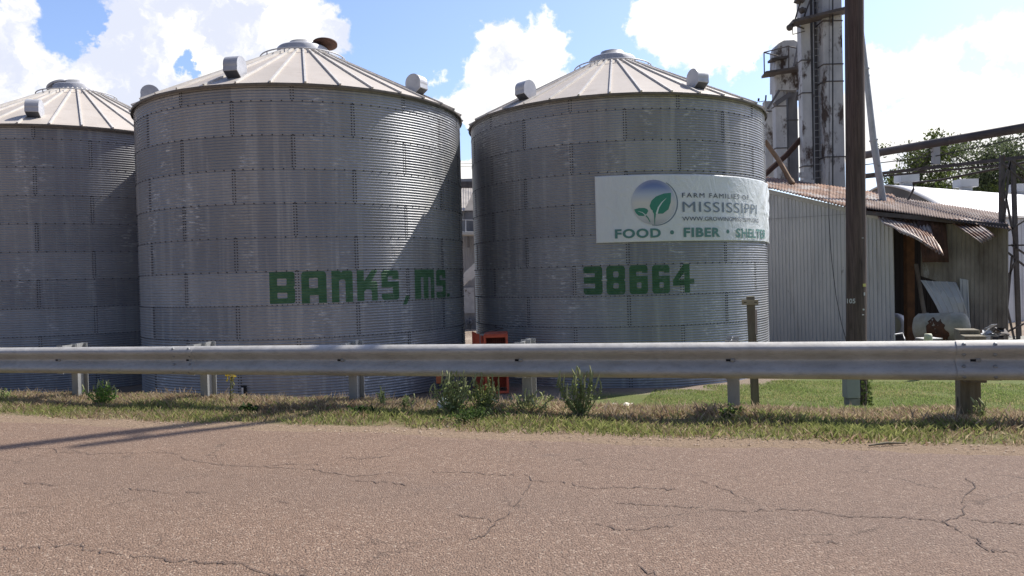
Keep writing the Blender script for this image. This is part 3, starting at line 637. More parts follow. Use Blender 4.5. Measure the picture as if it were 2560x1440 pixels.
def paint(root, c, base, seam, items, name='painted_lettering'):
    V_ = []; F_ = []
    for ch, xa, xb, ya, yb in items:
        t0 = th_of(xa, (ya+yb)/2, c); t1 = th_of(xb, (ya+yb)/2, c); xm = (xa+xb)/2
        z1 = hit(xm, ya, c)[2]-base; z0 = hit(xm, yb, c)[2]-base
        k0, k1 = round(z0/(PER/6)), round(z1/(PER/6)); n = max(8, int(abs(t1-t0)*BR/.011))
        zs = np.arange(k0, k1+1)*(PER/6); ts = np.linspace(t0, t1, n+1)
        U, V = np.meshgrid((np.arange(n)+.5)/n, 1-(np.arange(k1-k0)+.5)/(k1-k0)); m = np.zeros(U.shape, bool)
        for op in GL[ch]:
            k = rr_mask(U, V, *op[1:]) if len(op) > 2 else poly_mask(U, V, op[1])
            m = (m | k) if '+' in op[0] else (m & ~k)
        for j, i in zip(*np.nonzero(m)):
            o = len(V_)
            for tq, zq in ((ts[i], zs[j]), (ts[i+1], zs[j]), (ts[i+1], zs[j+1]), (ts[i], zs[j+1])):
                r = float(rcor(zq))+.0035; V_.append((r*math.cos(tq), r*math.sin(tq), zq))
            F_.append((o, o+1, o+2, o+3))
    me = mesh_np(name, V_, F_, False); return link(name, me, M_green, root)
sx_, sy_ = 560/2560., 260/1189.
def q_(a): return 640+a*sx_
def r_(a): return 640+a*sy_
L_ = [('B', 155, 445, 180, 546), ('A', 520, 806, 172, 536), ('n', 865, 1106, 166, 526), ('k', 1155, 1388, 163, 514), ('S', 1435, 1632, 164, 500), (',', 1680, 1758, 450, 552), ('m', 1815, 2036, 155, 488), ('S', 2060, 2166, 155, 474), ('.', 2182, 2212, 430, 466)]
paint(binB, cB, -1.686, 0, [(g, q_(a), q_(b_), r_(c_), r_(d)) for g, a, b_, c_, d in L_])
L_ = [('3', 33, 213, 930, 1200), ('8', 250, 428, 924, 1198), ('6', 468, 642, 920, 1195), ('6', 684, 850, 917, 1190), ('4', 880, 1082, 908, 1182)]
paint(binC, cC, -1.72, 0, [(g, 1450+a/3.79, 1450+b_/3.79, 420+c_/3.79, 420+d/3.79) for g, a, b_, c_, d in L_])
# small outlet box low on the middle bin
P = Vector(hit(612, 978, cB)); rad = (P-Vector((*cB, P.z))).normalized(); tg = Vector((-rad.y, rad.x, 0)); rot = Matrix((tg, rad, Vector((0, 0, 1)))).transposed()
ob = MB(); ob.box(P+rad*.04, (.10, .10, .26), rot); ob.cur = 1; ob.box(P+rad*.095-tg*.015, (.05, .012, .20), rot)
ob = ob.build('outlet_box', [M_dark, M_white], binB); bevel(ob)

# ------------------------------------------------------------------ banner
bz1 = hit(1500, 441, cC)[2]; bz0 = hit(1500, 608, cC)[2]; bt0 = th_of(1489, 525, cC); bt1 = bt0+R(91)
BW = (bt1-bt0)*BR; BH = bz1-bz0
def ban(a, b_, off=0.):                             # a along the banner, b up it (metres) -> world
    k = np.clip((a-BW*.66)/(BW*.34), 0, 1); k2 = k*k*(3-2*k)
    wr = .024*k2*np.sin(9.*(a*1.0-b_*.75)+2.*np.sin(2.2*b_))+.02*k2*np.sin(4.7*a+3.9*b_+1)+.022*k2
    wr = wr+.006*np.sin(2.6*a+1.7*b_)*np.sin(1.3*a-2.3*b_)+.008
    wr = wr+.02*k2*np.exp(-((b_-BH*.48)/.05)**2)
    r = BR+.022+wr*np.minimum(1, 1)+off; r = np.maximum(r, BR+.012+off); th = bt0+a/BR
    sagz = -.02*k2*np.sin(a*3.)
    return np.stack([cC[0]+r*np.cos(th), cC[1]+r*np.sin(th), bz0+b_+sagz], -1)
na, nb = 240, 60
A_, B_ = np.meshgrid(np.linspace(0, BW, na+1), np.linspace(0, BH, nb+1)); V = ban(A_, B_).reshape(-1, 3); Vb = ban(A_, B_, -.004).reshape(-1, 3)
i_ = np.arange(V.shape[0]).reshape(nb+1, na+1); Q = np.stack([i_[:-1, :-1], i_[:-1, 1:], i_[1:, 1:], i_[1:, :-1]], -1).reshape(-1, 4)
n0 = len(V); bd = [];
for e0, e1 in [(i_[0, :-1], i_[0, 1:]), (i_[-1, 1:], i_[-1, :-1]), (i_[1:, 0], i_[:-1, 0]), (i_[:-1, -1], i_[1:, -1])]: bd.append(np.stack([e1, e0, e0+n0, e1+n0], -1))
Qa = np.concatenate([Q, Q[:, ::-1]+n0]+bd)
banner = link('banner', mesh_np('banner', np.concatenate([V, Vb]), Qa, True), M_banner)
tag(banner, 'white vinyl banner with a leaf logo, creased at its right end, tied round the bin', 'banner')
def ab(px, py):                                     # photo point -> banner coordinates
    P = hit(px, py, cC); return ((math.atan2(P[1]-cC[1], P[0]-cC[0])-bt0)*BR, P[2]-bz0)
def flat_to_banner(me_b, name, m, off=.016, cell=.025):
    xs = [v.co.x for v in me_b.verts]; ys = [v.co.y for v in me_b.verts]
    for lo, hi, ax in ((min(xs), max(xs), 0), (min(ys), max(ys), 1)):
        k = lo+cell
        while k < hi:
            co = Vector((k, 0, 0)) if ax == 0 else Vector((0, k, 0)); no = Vector((1, 0, 0)) if ax == 0 else Vector((0, 1, 0))
            bmesh.ops.bisect_plane(me_b, geom=me_b.verts[:]+me_b.edges[:]+me_b.faces[:], plane_co=co, plane_no=no); k += cell
    me = bpy.data.meshes.new(name); uvs = [(v.co.x, v.co.y) for v in me_b.verts]
    for v in me_b.verts: v.co = Vector(ban(np.array(v.co.x), np.array(v.co.y), off))
    me_b.to_mesh(me); me_b.free(); return link(name, me, m, banner), uvs
def text_on(txt, x0, x1, yt, yb, m, name='printed_words', thick=0., space=1.):
    cu = bpy.data.curves.new('txt', 'FONT'); cu.body = txt; cu.offset = thick; cu.space_character = space; cu.resolution_u = 4
    o = bpy.data.objects.new('txt', cu); COL.objects.link(o); bpy.context.view_layer.update()
    dg = bpy.context.evaluated_depsgraph_get(); me = o.evaluated_get(dg).to_mesh()
    b = bmesh.new(); b.from_mesh(me); o.evaluated_get(dg).to_mesh_clear(); bpy.data.objects.remove(o); bpy.data.curves.remove(cu)
    xs = [v.co.x for v in b.verts]; ys = [v.co.y for v in b.verts]
    a0, b1 = ab(x0, yt); _, b0 = ab(x0, yb); a1, _ = ab(x1, (yt+yb)/2)
    for v in b.verts:
        v.co.x = a0+(v.co.x-min(xs))/(max(xs)-min(xs))*(a1-a0); v.co.y = b0+(v.co.y-min(ys))/(max(ys)-min(ys))*(b1-b0); v.co.z = 0
    return flat_to_banner(b, name, m)[0]
text_on('FARM FAMILIES OF', 1703.3, 1868, 482.5, 494.3, M_txtdark, thick=0, space=1.25)
text_on('MISSISSIPPI', 1704, 1888.5, 504.4, 530.3, M_txtgrey, thick=0, space=1.1)
text_on('WWW.GROWINGMISSISSIPPI.ORG', 1703.3, 1892, 542, 552.3, M_txtdark, thick=.0)
text_on('FOOD', 1537, 1651, 573.6, 597, M_txtgreen, thick=.035, space=1.12)
text_on('FIBER', 1707, 1797.8, 569.5, 593, M_txtgreen, thick=.035, space=1.12)
text_on('SHELTER', 1836, 1909, 570.5, 594.5, M_txtgreen, thick=.035, space=1.12)
def poly_on(P, m, name, off=.006):                  # polygon in banner coordinates
    b = bmesh.new(); b.faces.new([b.verts.new((x, y, 0)) for x, y in P]); bmesh.ops.triangulate(b, faces=b.faces[:]); return flat_to_banner(b, name, m, off)
for px, py in ((1679, 581), (1817, 579)):
    a0, b0 = ab(px, py); poly_on([(a0+.055*math.cos(R(k)), b0+.055*math.sin(R(k))) for k in range(0, 360, 20)], M_txtgreen, 'printed_dot')
la, lb = ab(1634, 506); LR = .585
poly_on([(la+.05+LR*1.03*math.cos(R(k)), lb-.01+LR*1.03*math.sin(R(k))) for k in range(-100, 61, 5)]+[(la+.035+LR*1.0*math.cos(R(k)), lb-.005+LR*1.0*math.sin(R(k))) for k in range(60, -101, -5)], M_txtgrey, 'logo_shadow', .005)
lo, uvs = poly_on([(la+LR*math.cos(R(k)), lb+LR*math.sin(R(k))) for k in range(0, 360, 5)], M_logo, 'logo_globe', .007)
LOGO = lo
ul = lo.data.uv_layers.new(name='UVMap'); 
for l in lo.data.loops: x, y = uvs[l.vertex_index]; ul.data[l.index].uv = ((x-la)/(2*LR)+.5, (y-lb)/(2*LR)+.5)
def cr(px, py): return ((px-705)/215*LR+la, -(py-330)/215*LR+lb)        # logo drawn in the crop's own units
LF1 = [(876,240),(800,248),(725,275),(680,315),(662,365),(672,395),(700,418),(735,440),(790,440),(845,400),(870,330)]
LF2 = [(513,395),(560,382),(610,382),(640,395),(648,412),(632,440),(600,460),(555,455),(530,430)]
poly_on([cr(*p) for p in LF1], M_leafprint, 'logo_leaf', .010); poly_on([cr(*p) for p in LF2], M_leafprint, 'logo_leaf', .010)
for o_ in [o for o in banner.children if o.name.startswith('logo_leaf')]: o_.parent = LOGO
def strip(P, w): 
    L = [];Rr = []
    for i, (x, y) in enumerate(P):
        x0, y0 = P[max(i-1, 0)]; x1, y1 = P[min(i+1, len(P)-1)]; d = math.hypot(x1-x0, y1-y0); k = w[i]
        L.append((x-(y1-y0)/d*k, y+(x1-x0)/d*k)); Rr.append((x+(y1-y0)/d*k, y-(x1-x0)/d*k))
    return L+Rr[::-1]
poly_on([cr(*p) for p in strip([(826, 292), (780, 335), (748, 380), (728, 440)], [1, 5, 7, 9])], M_leafpale, 'logo_vein', .013)
poly_on([cr(*p) for p in strip([(550, 412), (590, 425), (625, 455)], [1, 3, 4])], M_leafpale, 'logo_vein', .013)
poly_on([cr(*p) for p in strip([(700, 410), (712, 440), (708, 490), (708, 546)], [14, 10, 5, 2])], M_leafprint, 'logo_stem', .0125)
poly_on([cr(*p) for p in strip([(618, 448), (645, 480), (664, 520)], [5, 5, 3])], M_leafprint, 'logo_stem', .0125)

for o_ in [o for o in banner.children if o.name.startswith(('logo_vein', 'logo_stem', 'logo_shadow'))]: o_.parent = LOGO
# ------------------------------------------------------------------ guardrail
RT0 = 6.85
def rail_pt(s, out, z):                              # out = towards the road from the back plane of the rail
    x, y = xy(s, RT0+.08-out); return Vector((x, y, .556+(s+8.96)*.01025-.156+z))
PROF = [(.018, .156), (.026, .154), (.052, .138), (.074, .120), (.083, .105), (.083, .090), (.078, .076), (.060, .056), (.036, .036), (.014, .018), (.004, .008), (.002, 0)]
PROF = PROF+[(o, -z) for o, z in PROF[-2::-1]]
guard = thing('guardrail', xy(-2, RT0)+(0.,), 'long galvanized steel guardrail along the road edge on I-beam posts', 'guardrail')
def beam(s0, s1, doff, lift):
    mb = MB(); n = max(2, int((s1-s0)/.25)); vs = []; m = len(PROF)
    for i in range(n+1):
        s = s0+(s1-s0)*i/n
        wob = .004*math.sin(s*1.7)+.003*math.sin(s*3.1+1)
        for k, (o, z) in enumerate(PROF): vs.append(rail_pt(s, o+doff+wob, z*(1.012 if doff else 1)+lift))
    k0 = len(vs)
    for i in range(n+1):
        s = s0+(s1-s0)*i/n
        for k, (o, z) in enumerate(PROF):
            a, b_ = PROF[max(k-1, 0)], PROF[min(k+1, m-1)]; do, dz = b_[0]-a[0], b_[1]-a[1]; L = math.hypot(do, dz); wob = .004*math.sin(s*1.7)+.003*math.sin(s*3.1+1)
            vs.append(rail_pt(s, o+doff+wob+dz/L*.0035, z*(1.012 if doff else 1)+lift-do/L*.0035))
    fs = []
    for i in range(n):
        for k in range(m-1):
            a = i*m+k; fs += [(a, a+1, a+m+1, a+m), (k0+a+m, k0+a+m+1, k0+a+1, k0+a)]
    for i in range(n): fs += [(i*m, (i+1)*m, k0+(i+1)*m, k0+i*m), (k0+i*m+m-1, k0+(i+1)*m+m-1, (i+1)*m+m-1, i*m+m-1)]
    for k in range(m-1): fs += [(k0+k, k0+k+1, k+1, k), (n*m+k, n*m+k+1, k0+n*m+k+1, k0+n*m+k)]
    mb.add(vs, fs, True); o = mb.build('rail_beam', M_rail, guard)
    e = o.modifiers.new('edge', 'EDGE_SPLIT'); e.split_angle = R(50); return o
def s_at(px, py, off=0.):                            # s of the rail front where the photo shows px
    v = ray(px, py); d = (RT0+off)/(-UY*v[0]+UX); return st(v[0]*d, d)[0]
S0 = s_at(1292, 898); SP = 1.943
posts = [S0+SP*k for k in range(-3, 3)]; posts[5] -= .075
s_lap = s_at(2393, 900)
s_lap2 = s_lap-4*SP
BM = [beam(-13.5, s_lap2+.32, .0, 0), beam(s_lap2, s_lap+.32, -.0042, 0), beam(s_lap, 9.5, .006, .004)]
def bolt_head(mb, P, nrm, r, h=.012):
    a, b_ = frame(nrm); n = 14
    vs = [P+(a*math.cos(2*math.pi*k/n)+b_*math.sin(2*math.pi*k/n))*r+nrm*0 for k in range(n)]+[P+(a*math.cos(2*math.pi*k/n)+b_*math.sin(2*math.pi*k/n))*r*.62+nrm*h for k in range(n)]
    mb.add(vs, [(k, (k+1) % n, n+(k+1) % n, n+k) for k in range(n)]+[tuple(range(n, 2*n))], True)
nout = Vector((UY, -UX, 0)); along = Vector((UX, UY, 0))
bn = (nout*.65+Vector((0, 0, .76))).normalized(); bn2 = (nout*.65-Vector((0, 0, .76))).normalized()
for s0, dd in ((s_lap+.05, .006), (s_lap+.265, .006), (s_lap2+.05, .0), (s_lap2+.265, .0)):
    for (o, z, nr) in ((.062, .129, bn), (.062, -.129, bn2), (.050, .047, bn2), (.050, -.047, bn)):
        mb = MB(); bolt_head(mb, rail_pt(s0, o+dd+.0035, z+.004), nr, .016); mb.build('splice_bolt', M_post, BM[2] if s0 >= s_lap else BM[0])
def ibeam(mb, P, zlo, zhi, depth, fl, tk):            # I section, flanges parallel to the rail
    rot = Matrix((along, -nout, Vector((0, 0, 1)))).transposed(); h = zhi-zlo; zc = (zhi+zlo)/2
    c = Vector((P.x, P.y, zc))
    mb.box(c+nout*(depth/2-tk/2), (fl, tk, h), rot); mb.box(c-nout*(depth/2-tk/2), (fl, tk, h), rot); mb.box(c, (tk*.9, depth-2*tk-.002, h-.004), rot)
for i, s0 in enumerate(posts+[posts[0]-SP]):
    pr = rail_pt(s0, 0, 0); wood = (i == 5)
    gz = zg(pr.x, pr.y)
    slot = MB(); q = rail_pt(s0-.018, .0065+(.006 if wood else 0), 0)
    slot.box(q+nout*.002, (.05, .006, .018), Matrix((along, -nout, Vector((0, 0, 1)))).transposed()); bmq = BM[2] if wood else (BM[0] if s0 < s_lap2+.3 else BM[1]); slot.build('bolt_slot', M_dark, bmq)
    mb = MB(); bolt_head(mb, rail_pt(s0+.012, .008+(.006 if wood else 0), 0), nout, .021, .008); mb.build('post_bolt', M_post, bmq)
    if not wood:
        mb = MB(); ibeam(mb, pr-nout*.105, pr.z-.17, pr.z+.17, .19, .10, .007)
        bo = mb.build('blockout', M_post, guard)
        mb = MB(); ibeam(mb, pr-nout*.285, gz-.35, pr.z+.18, .152, .10, .007); mb.build('post', M_post, guard)
    else:
        rot = Matrix((along, -nout, Vector((0, 0, 1)))).transposed()
        mb = MB(); mb.box(pr-nout*.102+Vector((0, 0, .005)), (.15, .195, .37), rot); bevel(mb.build('blockout', M_timber, guard), .006)
        mb = MB(); c = pr-nout*.30; mb.box(Vector((c.x, c.y, (gz-.4+pr.z+.225)/2)), (.15, .20, pr.z+.225-gz+.4), rot)
        mb.cur = 1; hp = Vector((c.x, c.y, gz+.11))-along*.0755-nout*.0
        a = [hp+nout*(.028*math.cos(R(k)))+Vector((0, 0, .05*math.sin(R(k)))) for k in range(0, 360, 30)]; mb.prism(a, along*.002)
        o = mb.build('post', [M_timber, M_dark], guard); bevel(o, .006); o['label'] = 'square timber post'

# ------------------------------------------------------------------ utility pole and things round it
PD = 13.0; PB = W(2142, 1021, PD); PB.z = zg(PB.x, PB.y)
pole = thing('utility_pole', PB, 'tall dark creosoted wooden utility pole standing in the lawn', 'utility pole')
prad = 24.3/F*PD
PT = W(2136, 0, PD); axis = (PT-PB); axis = axis/axis.z
mb = MB(); n = 28; pts = []; HP = 18.0
vs = []; nl = 40
for i in range(nl+1):
    z = -.4+HP*i/nl; c = PB+axis*z; r = prad*(1-.014*z)
    for k in range(n):
        a = 2*math.pi*k/n; q = r*(1+.02*math.sin(3*a+z)+.012*math.sin(7*a+2.2*z)); vs.append(c+Vector((q*math.cos(a), q*math.sin(a), 0)))
mb.add(vs, [(i*n+k, i*n+(k+1) % n, (i+1)*n+(k+1) % n, (i+1)*n+k) for i in range(nl) for k in range(n)]+[tuple(range(nl*n, nl*n+n))], True)
mb.build('shaft', M_pole, pole)
mb = MB(); mb.tube([PB+axis*z+Vector((.27, -.32, 0)) for z in (9.2, 12, 15.6)], .09, 10); 
for z in (9.4, 11, 13, 15): mb.bar(PB+axis*z, PB+axis*z+Vector((.27, -.32, 0)), .05, .08)
mb.build('added_shadow_pipe', M_pipe, pole)  # unseen pipe and brackets, added to cast a second streak on the road
def on_pole(px, py, lift=.004):
    z = (W(px, py, PD)-PB).z; c = PB+axis*z; r = prad*(1-.014*z)*1.035+lift; v = ray(px, py)
    D = Vector((v[0], v[1], 0)); o = -Vector((c.x, c.y, 0)); A = D.dot(D); b_ = D.dot(o); q = b_*b_-A*(o.dot(o)-r*r); d = (-b_-math.sqrt(max(q, 0)))/A
    P = Vector((v[0]*d, v[1]*d, v[2]*d+CZ)); nr = (P-Vector((c.x, c.y, P.z))).normalized(); return P, nr
# stencilled number 105: thin raised digits bent round the pole
cu = bpy.data.curves.new('txt', 'FONT'); cu.body = '105'; cu.offset = .02; cu.resolution_u = 3; o = bpy.data.objects.new('txt', cu); COL.objects.link(o); bpy.context.view_layer.update()
dg = bpy.context.evaluated_depsgraph_get(); me = o.evaluated_get(dg).to_mesh(); b = bmesh.new(); b.from_mesh(me); o.evaluated_get(dg).to_mesh_clear(); bpy.data.objects.remove(o)
bmesh.ops.triangulate(b, faces=b.faces[:]); bmesh.ops.subdivide_edges(b, edges=b.edges[:], cuts=2)
xs = [v.co.x for v in b.verts]; ys = [v.co.y for v in b.verts]
for v in b.verts:
    P, nr = on_pole(2117.5+(v.co.x-min(xs))/(max(xs)-min(xs))*21, 758.5-(v.co.y-min(ys))/(max(ys)-min(ys))*12); v.co = P-PB
me = bpy.data.meshes.new('pole_number'); b.to_mesh(me); b.free(); link('pole_number', me, M_white, pole)
for px, py, w_, h_, m, nm in ((2160, 713, .055, .05, M_yellow, 'yellow_tag'), (2158, 774, .028, .025, M_white, 'white_tag'), (2157, 787, .03, .014, M_white, 'white_tag'), (2156, 595, .03, .01, M_white, 'white_tag'), (2160, 735, .02, .05, M_white, 'white_tag')):
    P, nr = on_pole(px, py, .0); tg = Vector((-nr.y, nr.x, 0)); mb = MB(); mb.box(P+nr*.008, (w_, .012, h_), Matrix((tg, nr, Vector((0, 0, 1)))).transposed()); mb.build(nm, m, pole)
# vine at the foot of the pole
def leafmesh(pts, size, cols, name, parent=None, flat=.0, mat_=None, org=Vector((0, 0, 0)), aspect=.5):
    n = len(pts); pts = np.asarray(pts); d = npr.normal(0, 1, (n, 3)); d[:, 2] = d[:, 2]*(1-flat)+.15; d /= np.linalg.norm(d, axis=1)[:, None]
    u = np.cross(d, npr.normal(0, 1, (n, 3))); u /= np.linalg.norm(u, axis=1)[:, None]; sz = np.asarray(size)*(.6+.8*npr.random(n)); sz = sz[:, None]
    P = np.stack([pts-d*sz*.5, pts+u*sz*aspect*.5+d*sz*.05, pts+d*sz*.5, pts-u*sz*aspect*.5+d*sz*.05], 1)-np.array(org)
    me = mesh_np(name, P.reshape(-1, 3), np.arange(n*4).reshape(n, 4))
    ca = me.color_attributes.new('Col', 'FLOAT_COLOR', 'POINT'); c = np.asarray(cols); c = np.concatenate([c, np.ones((n, 1))], 1); ca.data.foreach_set('color', np.repeat(c, 4, 0).astype(np.float32).ravel())
    return link(name, me, mat_ or M_leaf, parent)
def cols(n, c1, c2, var=.25):
    k = npr.random((n, 1)); c = np.array(c1)*(1-k)+np.array(c2)*k; return c*(1-var/2+var*npr.random((n, 1)))
vine = thing('vine', PB, 'small leafy vine climbing the foot of the utility pole', 'vine')
n = 260; a_ = npr.uniform(-2.9, .2, n); zz_ = npr.beta(1.1, 2., n)*.75; rr2 = prad+.02+npr.random(n)*.07
pts = np.stack([PB.x+rr2*np.cos(a_), PB.y+rr2*np.sin(a_), PB.z+zz_], -1); pts = np.concatenate([pts, np.array(PB)+npr.normal(0, 1, (90, 3))*[.22, .12, .03]+[.05, -.3, .04]])
leafmesh(pts, .055, cols(len(pts), (.05, .09, .02), (.16, .2, .06)), 'leaves', vine, org=PB, aspect=.8)
mb = MB()
for k in range(5):
    a0 = -2.6+.5*k; mb.tube([PB+Vector(((prad+.02)*math.cos(a0+.3*math.sin(3*z)), (prad+.02)*math.sin(a0+.3*math.sin(3*z)), z)) for z in np.linspace(0, .5+.1*k, 7)], .006, 5)
mb.build('stems', M_stem, vine)
# telephone pedestal beside the pole
d = 12.7; P0 = W(2128, 1020, d); P0.z = zg(P0.x, P0.y); ub = thing('utility_pedestal', P0, 'grey metal utility pedestal on a concrete stub beside the dark pole', 'utility box')
a = W(2128, 994, d); w_ = 33/F*d; mb = MB(); mb.box((a.x, a.y, a.z+.33), (w_, .2, .66)); bevel(mb.build('cabinet', M_box, ub), .012)
mb = MB(); mb.box((a.x+.012, a.y, (a.z+P0.z-.1)/2-.01), (w_*.84, .19, a.z-P0.z+.1)); mb.build('base', M_conc, ub)
mb = MB(); mb.tube([(a.x+w_/2+.015, a.y-.05, a.z+.02), (a.x+w_/2+.015, a.y-.05, a.z+.66)], .012, 8); mb.build('conduit', M_wire, ub)
# short marker post
dM = 8.2; P0 = W(1889, 1024, dM); P0.z = zg(P0.x, P0.y)
mk = thing('marker_post', P0, 'short weathered square post with a small crosspiece near its top in the lawn', 'marker post')
tp = W(1876, 741, dM); w_ = 19.5/F*dM; ax = (tp-P0)
mb = MB(); rot = Matrix.Rotation(R(-14), 3, 'Z'); a, b_ = rot @ Vector((1, 0, 0)), rot @ Vector((0, 1, 0))
bs = P0-ax.normalized()*.3; vs = [e+a*x*w_/2+b_*y*w_/2 for e in (bs, tp) for x, y in ((-1, -1), (1, -1), (1, 1), (-1, 1))]
mb.add(vs, [(3, 2, 1, 0), (4, 5, 6, 7), (0, 1, 5, 4), (1, 2, 6, 5), (2, 3, 7, 6), (3, 0, 4, 7)]); bevel(mb.build('post', M_timber, mk), .005)
c = W(1875, 756, dM-w_*.62); mb = MB(); mb.box(c, (40/F*dM, .025, 13/F*dM), Matrix.Rotation(R(1), 3, 'Y')); mb.cur = 1
for k in (-1, 1): mb.box(c+Vector((k*.055, -.0135, 0)), (.03, .003, .006))
mb.build('crosspiece', [mottled('tan_board', (.30, .25, .15), (.40, .34, .22), 9, .8), M_dark], mk)
c = W(1888.5, 804, dM-.02); mb = MB(); mb.box(c, (.022, .06, 62/F*dM)); mb.build('side_strip', mottled('pinkish_board', (.42, .32, .26), (.5, .42, .34), 9, .8), mk)

# hanging cable by the pole
P = [W(2073, 430, 25), W(2072, 540, 25), W(2078, 640, 24.6), W(2090, 740, 24.3), W(2104, 810, 24), W(2114, 845, 23.8), W(2120, 880, 23.6)]
top(MB().tube(P, .012, 6), 'hanging_cable', M_wire, 'thin black cable hanging slack in front of the ribbed shed wall', 'cable')
# ------------------------------------------------------------------ shed
D1, D2, D3 = 30., 27.2, 26.3
GZ = PAD-.05
def dn(P): return Vector((P.x, P.y, GZ))
shed = thing('metal_shed', dn(W(2100, 850, 28)), 'long ramshackle metal shed with rusty roof and a torn open front', 'shed')
a0, a1 = W(1860, 466, 30.6), W(2233, 556, D2); N1 = Vector((.1, -1, 0))
mb = MB(); mb.sheet(dn(a0), dn(a1), a1, a0, 40, .034, .004, 'rib', 3); mb.build('front_wall', M_siding, shed)
sm = W(1905, 548, 30.3); sm2 = W(2233, 527, 27.15)
mb = MB(); mb.bar(a0+Vector((0, -.06, .02)), a1+Vector((.08, -.06, .02)), .10, .16); bevel(mb.build('fascia', M_fascia, shed), .01)
# side return of the front wall
b0 = W(2233, 556, D2)+Vector((.4, 3.2, .55))
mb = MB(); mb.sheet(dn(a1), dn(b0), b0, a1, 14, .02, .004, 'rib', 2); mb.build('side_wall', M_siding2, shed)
# roof: rusty sheets rising away from the front
r0, r1 = W(1850, 452, 30.4), W(2236, 548, 26.9); r2, r3 = W(2236, 486, 33.), W(1850, 432, 35.5)
mb = MB(); mb.bar(W(1905, 549, 30.15), W(2230, 528, 27.05), .006, .025, Vector((0, -1, 0))); mb.build('lap_strip', M_steel, shed)
mb = MB(); mb.sheet(r0, r1, r2, r3, 48, .018, .003, 'sine', 6, jit=.01); mb.build('roof', M_rusty, shed)
q0, q1, q2, q3 = W(2160, 520, 27.6), W(2530, 572, 24.6), W(2500, 533, 33.), W(2160, 478, 34.)
mb = MB(); mb.sheet(q0, q1, q2, q3, 52, .022, .003, 'sine', 8, jit=.03); o = mb.build('roof', mottled('dull_rusty_sheet', (.11, .075, .058), (.25, .185, .15), 1.6, .85, .05, (2.5, .6, .6), c3=(.31, .29, .275), thr3=(.54, .62)), shed); o['label'] = 'sagging rusty roof over the open bay'
# right wall of the shed
w0, w1 = W(2302, 575, 26.6), W(2521, 568, 25.6)
def ww(u, py): return (w0*(1-u)+w1*u)
mb = MB()
def wallpt(px, py):                                  # point of the right wall plane seen at px
    u = (px-2302)/(2521-2302); d = 26.6*(1-u)+25.6*u; return W(px, py, d)
mb.sheet(wallpt(2396, 862), wallpt(2521, 862), wallpt(2521, 562), wallpt(2396, 560), 11, .02, .004, 'rib', 3)
mb.sheet(wallpt(2302, 690), wallpt(2396, 720), wallpt(2396, 560), wallpt(2302, 560), 8, .02, .004, 'rib', 3)
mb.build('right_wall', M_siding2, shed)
mb = MB(); mb.sheet(wallpt(2335, 795)+Vector((0, -.5, 0)), wallpt(2400, 786)+Vector((0, -.45, 0)), wallpt(2388, 706)+Vector((0, -.03, 0)), wallpt(2300, 700)+Vector((0, -.03, 0)), 5, .03, .004, 'rib', 6, sag=-.16, jit=.03)
mb.build('buckled_panel', M_siding, shed)['label'] = 'buckled pale sheet torn loose at its foot'
mb = MB(); mb.sheet(wallpt(2401, 862)+Vector((0, -.07, 0)), wallpt(2424, 862)+Vector((0, -.07, 0)), wallpt(2418, 700)+Vector((0, -.06, 0)), wallpt(2397, 696)+Vector((0, -.06, 0)), 2, .04, .004, 'rib', 3); mb.build('loose_panel', M_barnside, shed)
# back of the open bay, its shade put into a near-black colour
bk0, bk1 = W(2200, 860, 33.5), W(2420, 860, 33.0)
mb = MB(); mb.sheet(dn(bk0), dn(bk1), W(2420, 520, 33), W(2200, 520, 33.5), 20, .02, .004, 'rib', 1); mb.build('back_wall', mat('bay_shade_dark', (.02, .018, .018), .9), shed)
mb = MB(); c0, c1 = dn(W(2273, 850, 27.5)), W(2272, 540, 27.5); mb.bar(c0, c1, .26, .26, Vector((0, 1, 0))); mb.build('column', mottled('rust_column', (.10, .05, .025), (.19, .09, .04), 3, .85), shed)
mb = MB(); mb.bar(W(2312, 790, 27), W(2290, 660, 27.2), .10, .10, Vector((0, 1, 0))); mb.build('brace', M_siding2, shed)
# torn roof sheets hanging down
mb = MB(); mb.sheet(W(2247, 578, 25.6), W(2362, 634, 24.4), W(2318, 556, 26.6), W(2188, 535, 27.5), 14, .042, .003, 'sine', 8, sag=.05, jit=.06); o = mb.build('hanging_sheet', M_rustgal, shed); o['label'] = 'corrugated roof sheet hanging down over the open bay'
mb = MB(); mb.sheet(W(2306, 656, 26.0), W(2373, 655, 25.8), W(2364, 548, 26.3), W(2294, 552, 26.4), 6, .012, .004, 'sine', 5, jit=.03); mb.build('hanging_sheet', M_rustpanel, shed)['label'] = 'dark brown rusted sheet hanging straight down'
mb = MB(); mb.sheet(W(2454, 609, 24.2), W(2490, 590, 24.0), W(2432, 548, 26.2), W(2362, 545, 26.6), 6, .035, .003, 'sine', 6, sag=-.03); mb.build('hanging_sheet', M_rustgal, shed)['label'] = 'striped rusty sheet sticking out at the right'
mb = MB(); mb.bar(W(2165, 532, 27.3), W(2520, 566, 25.2), .12, .14); mb.build('eave_beam', M_steel, shed)

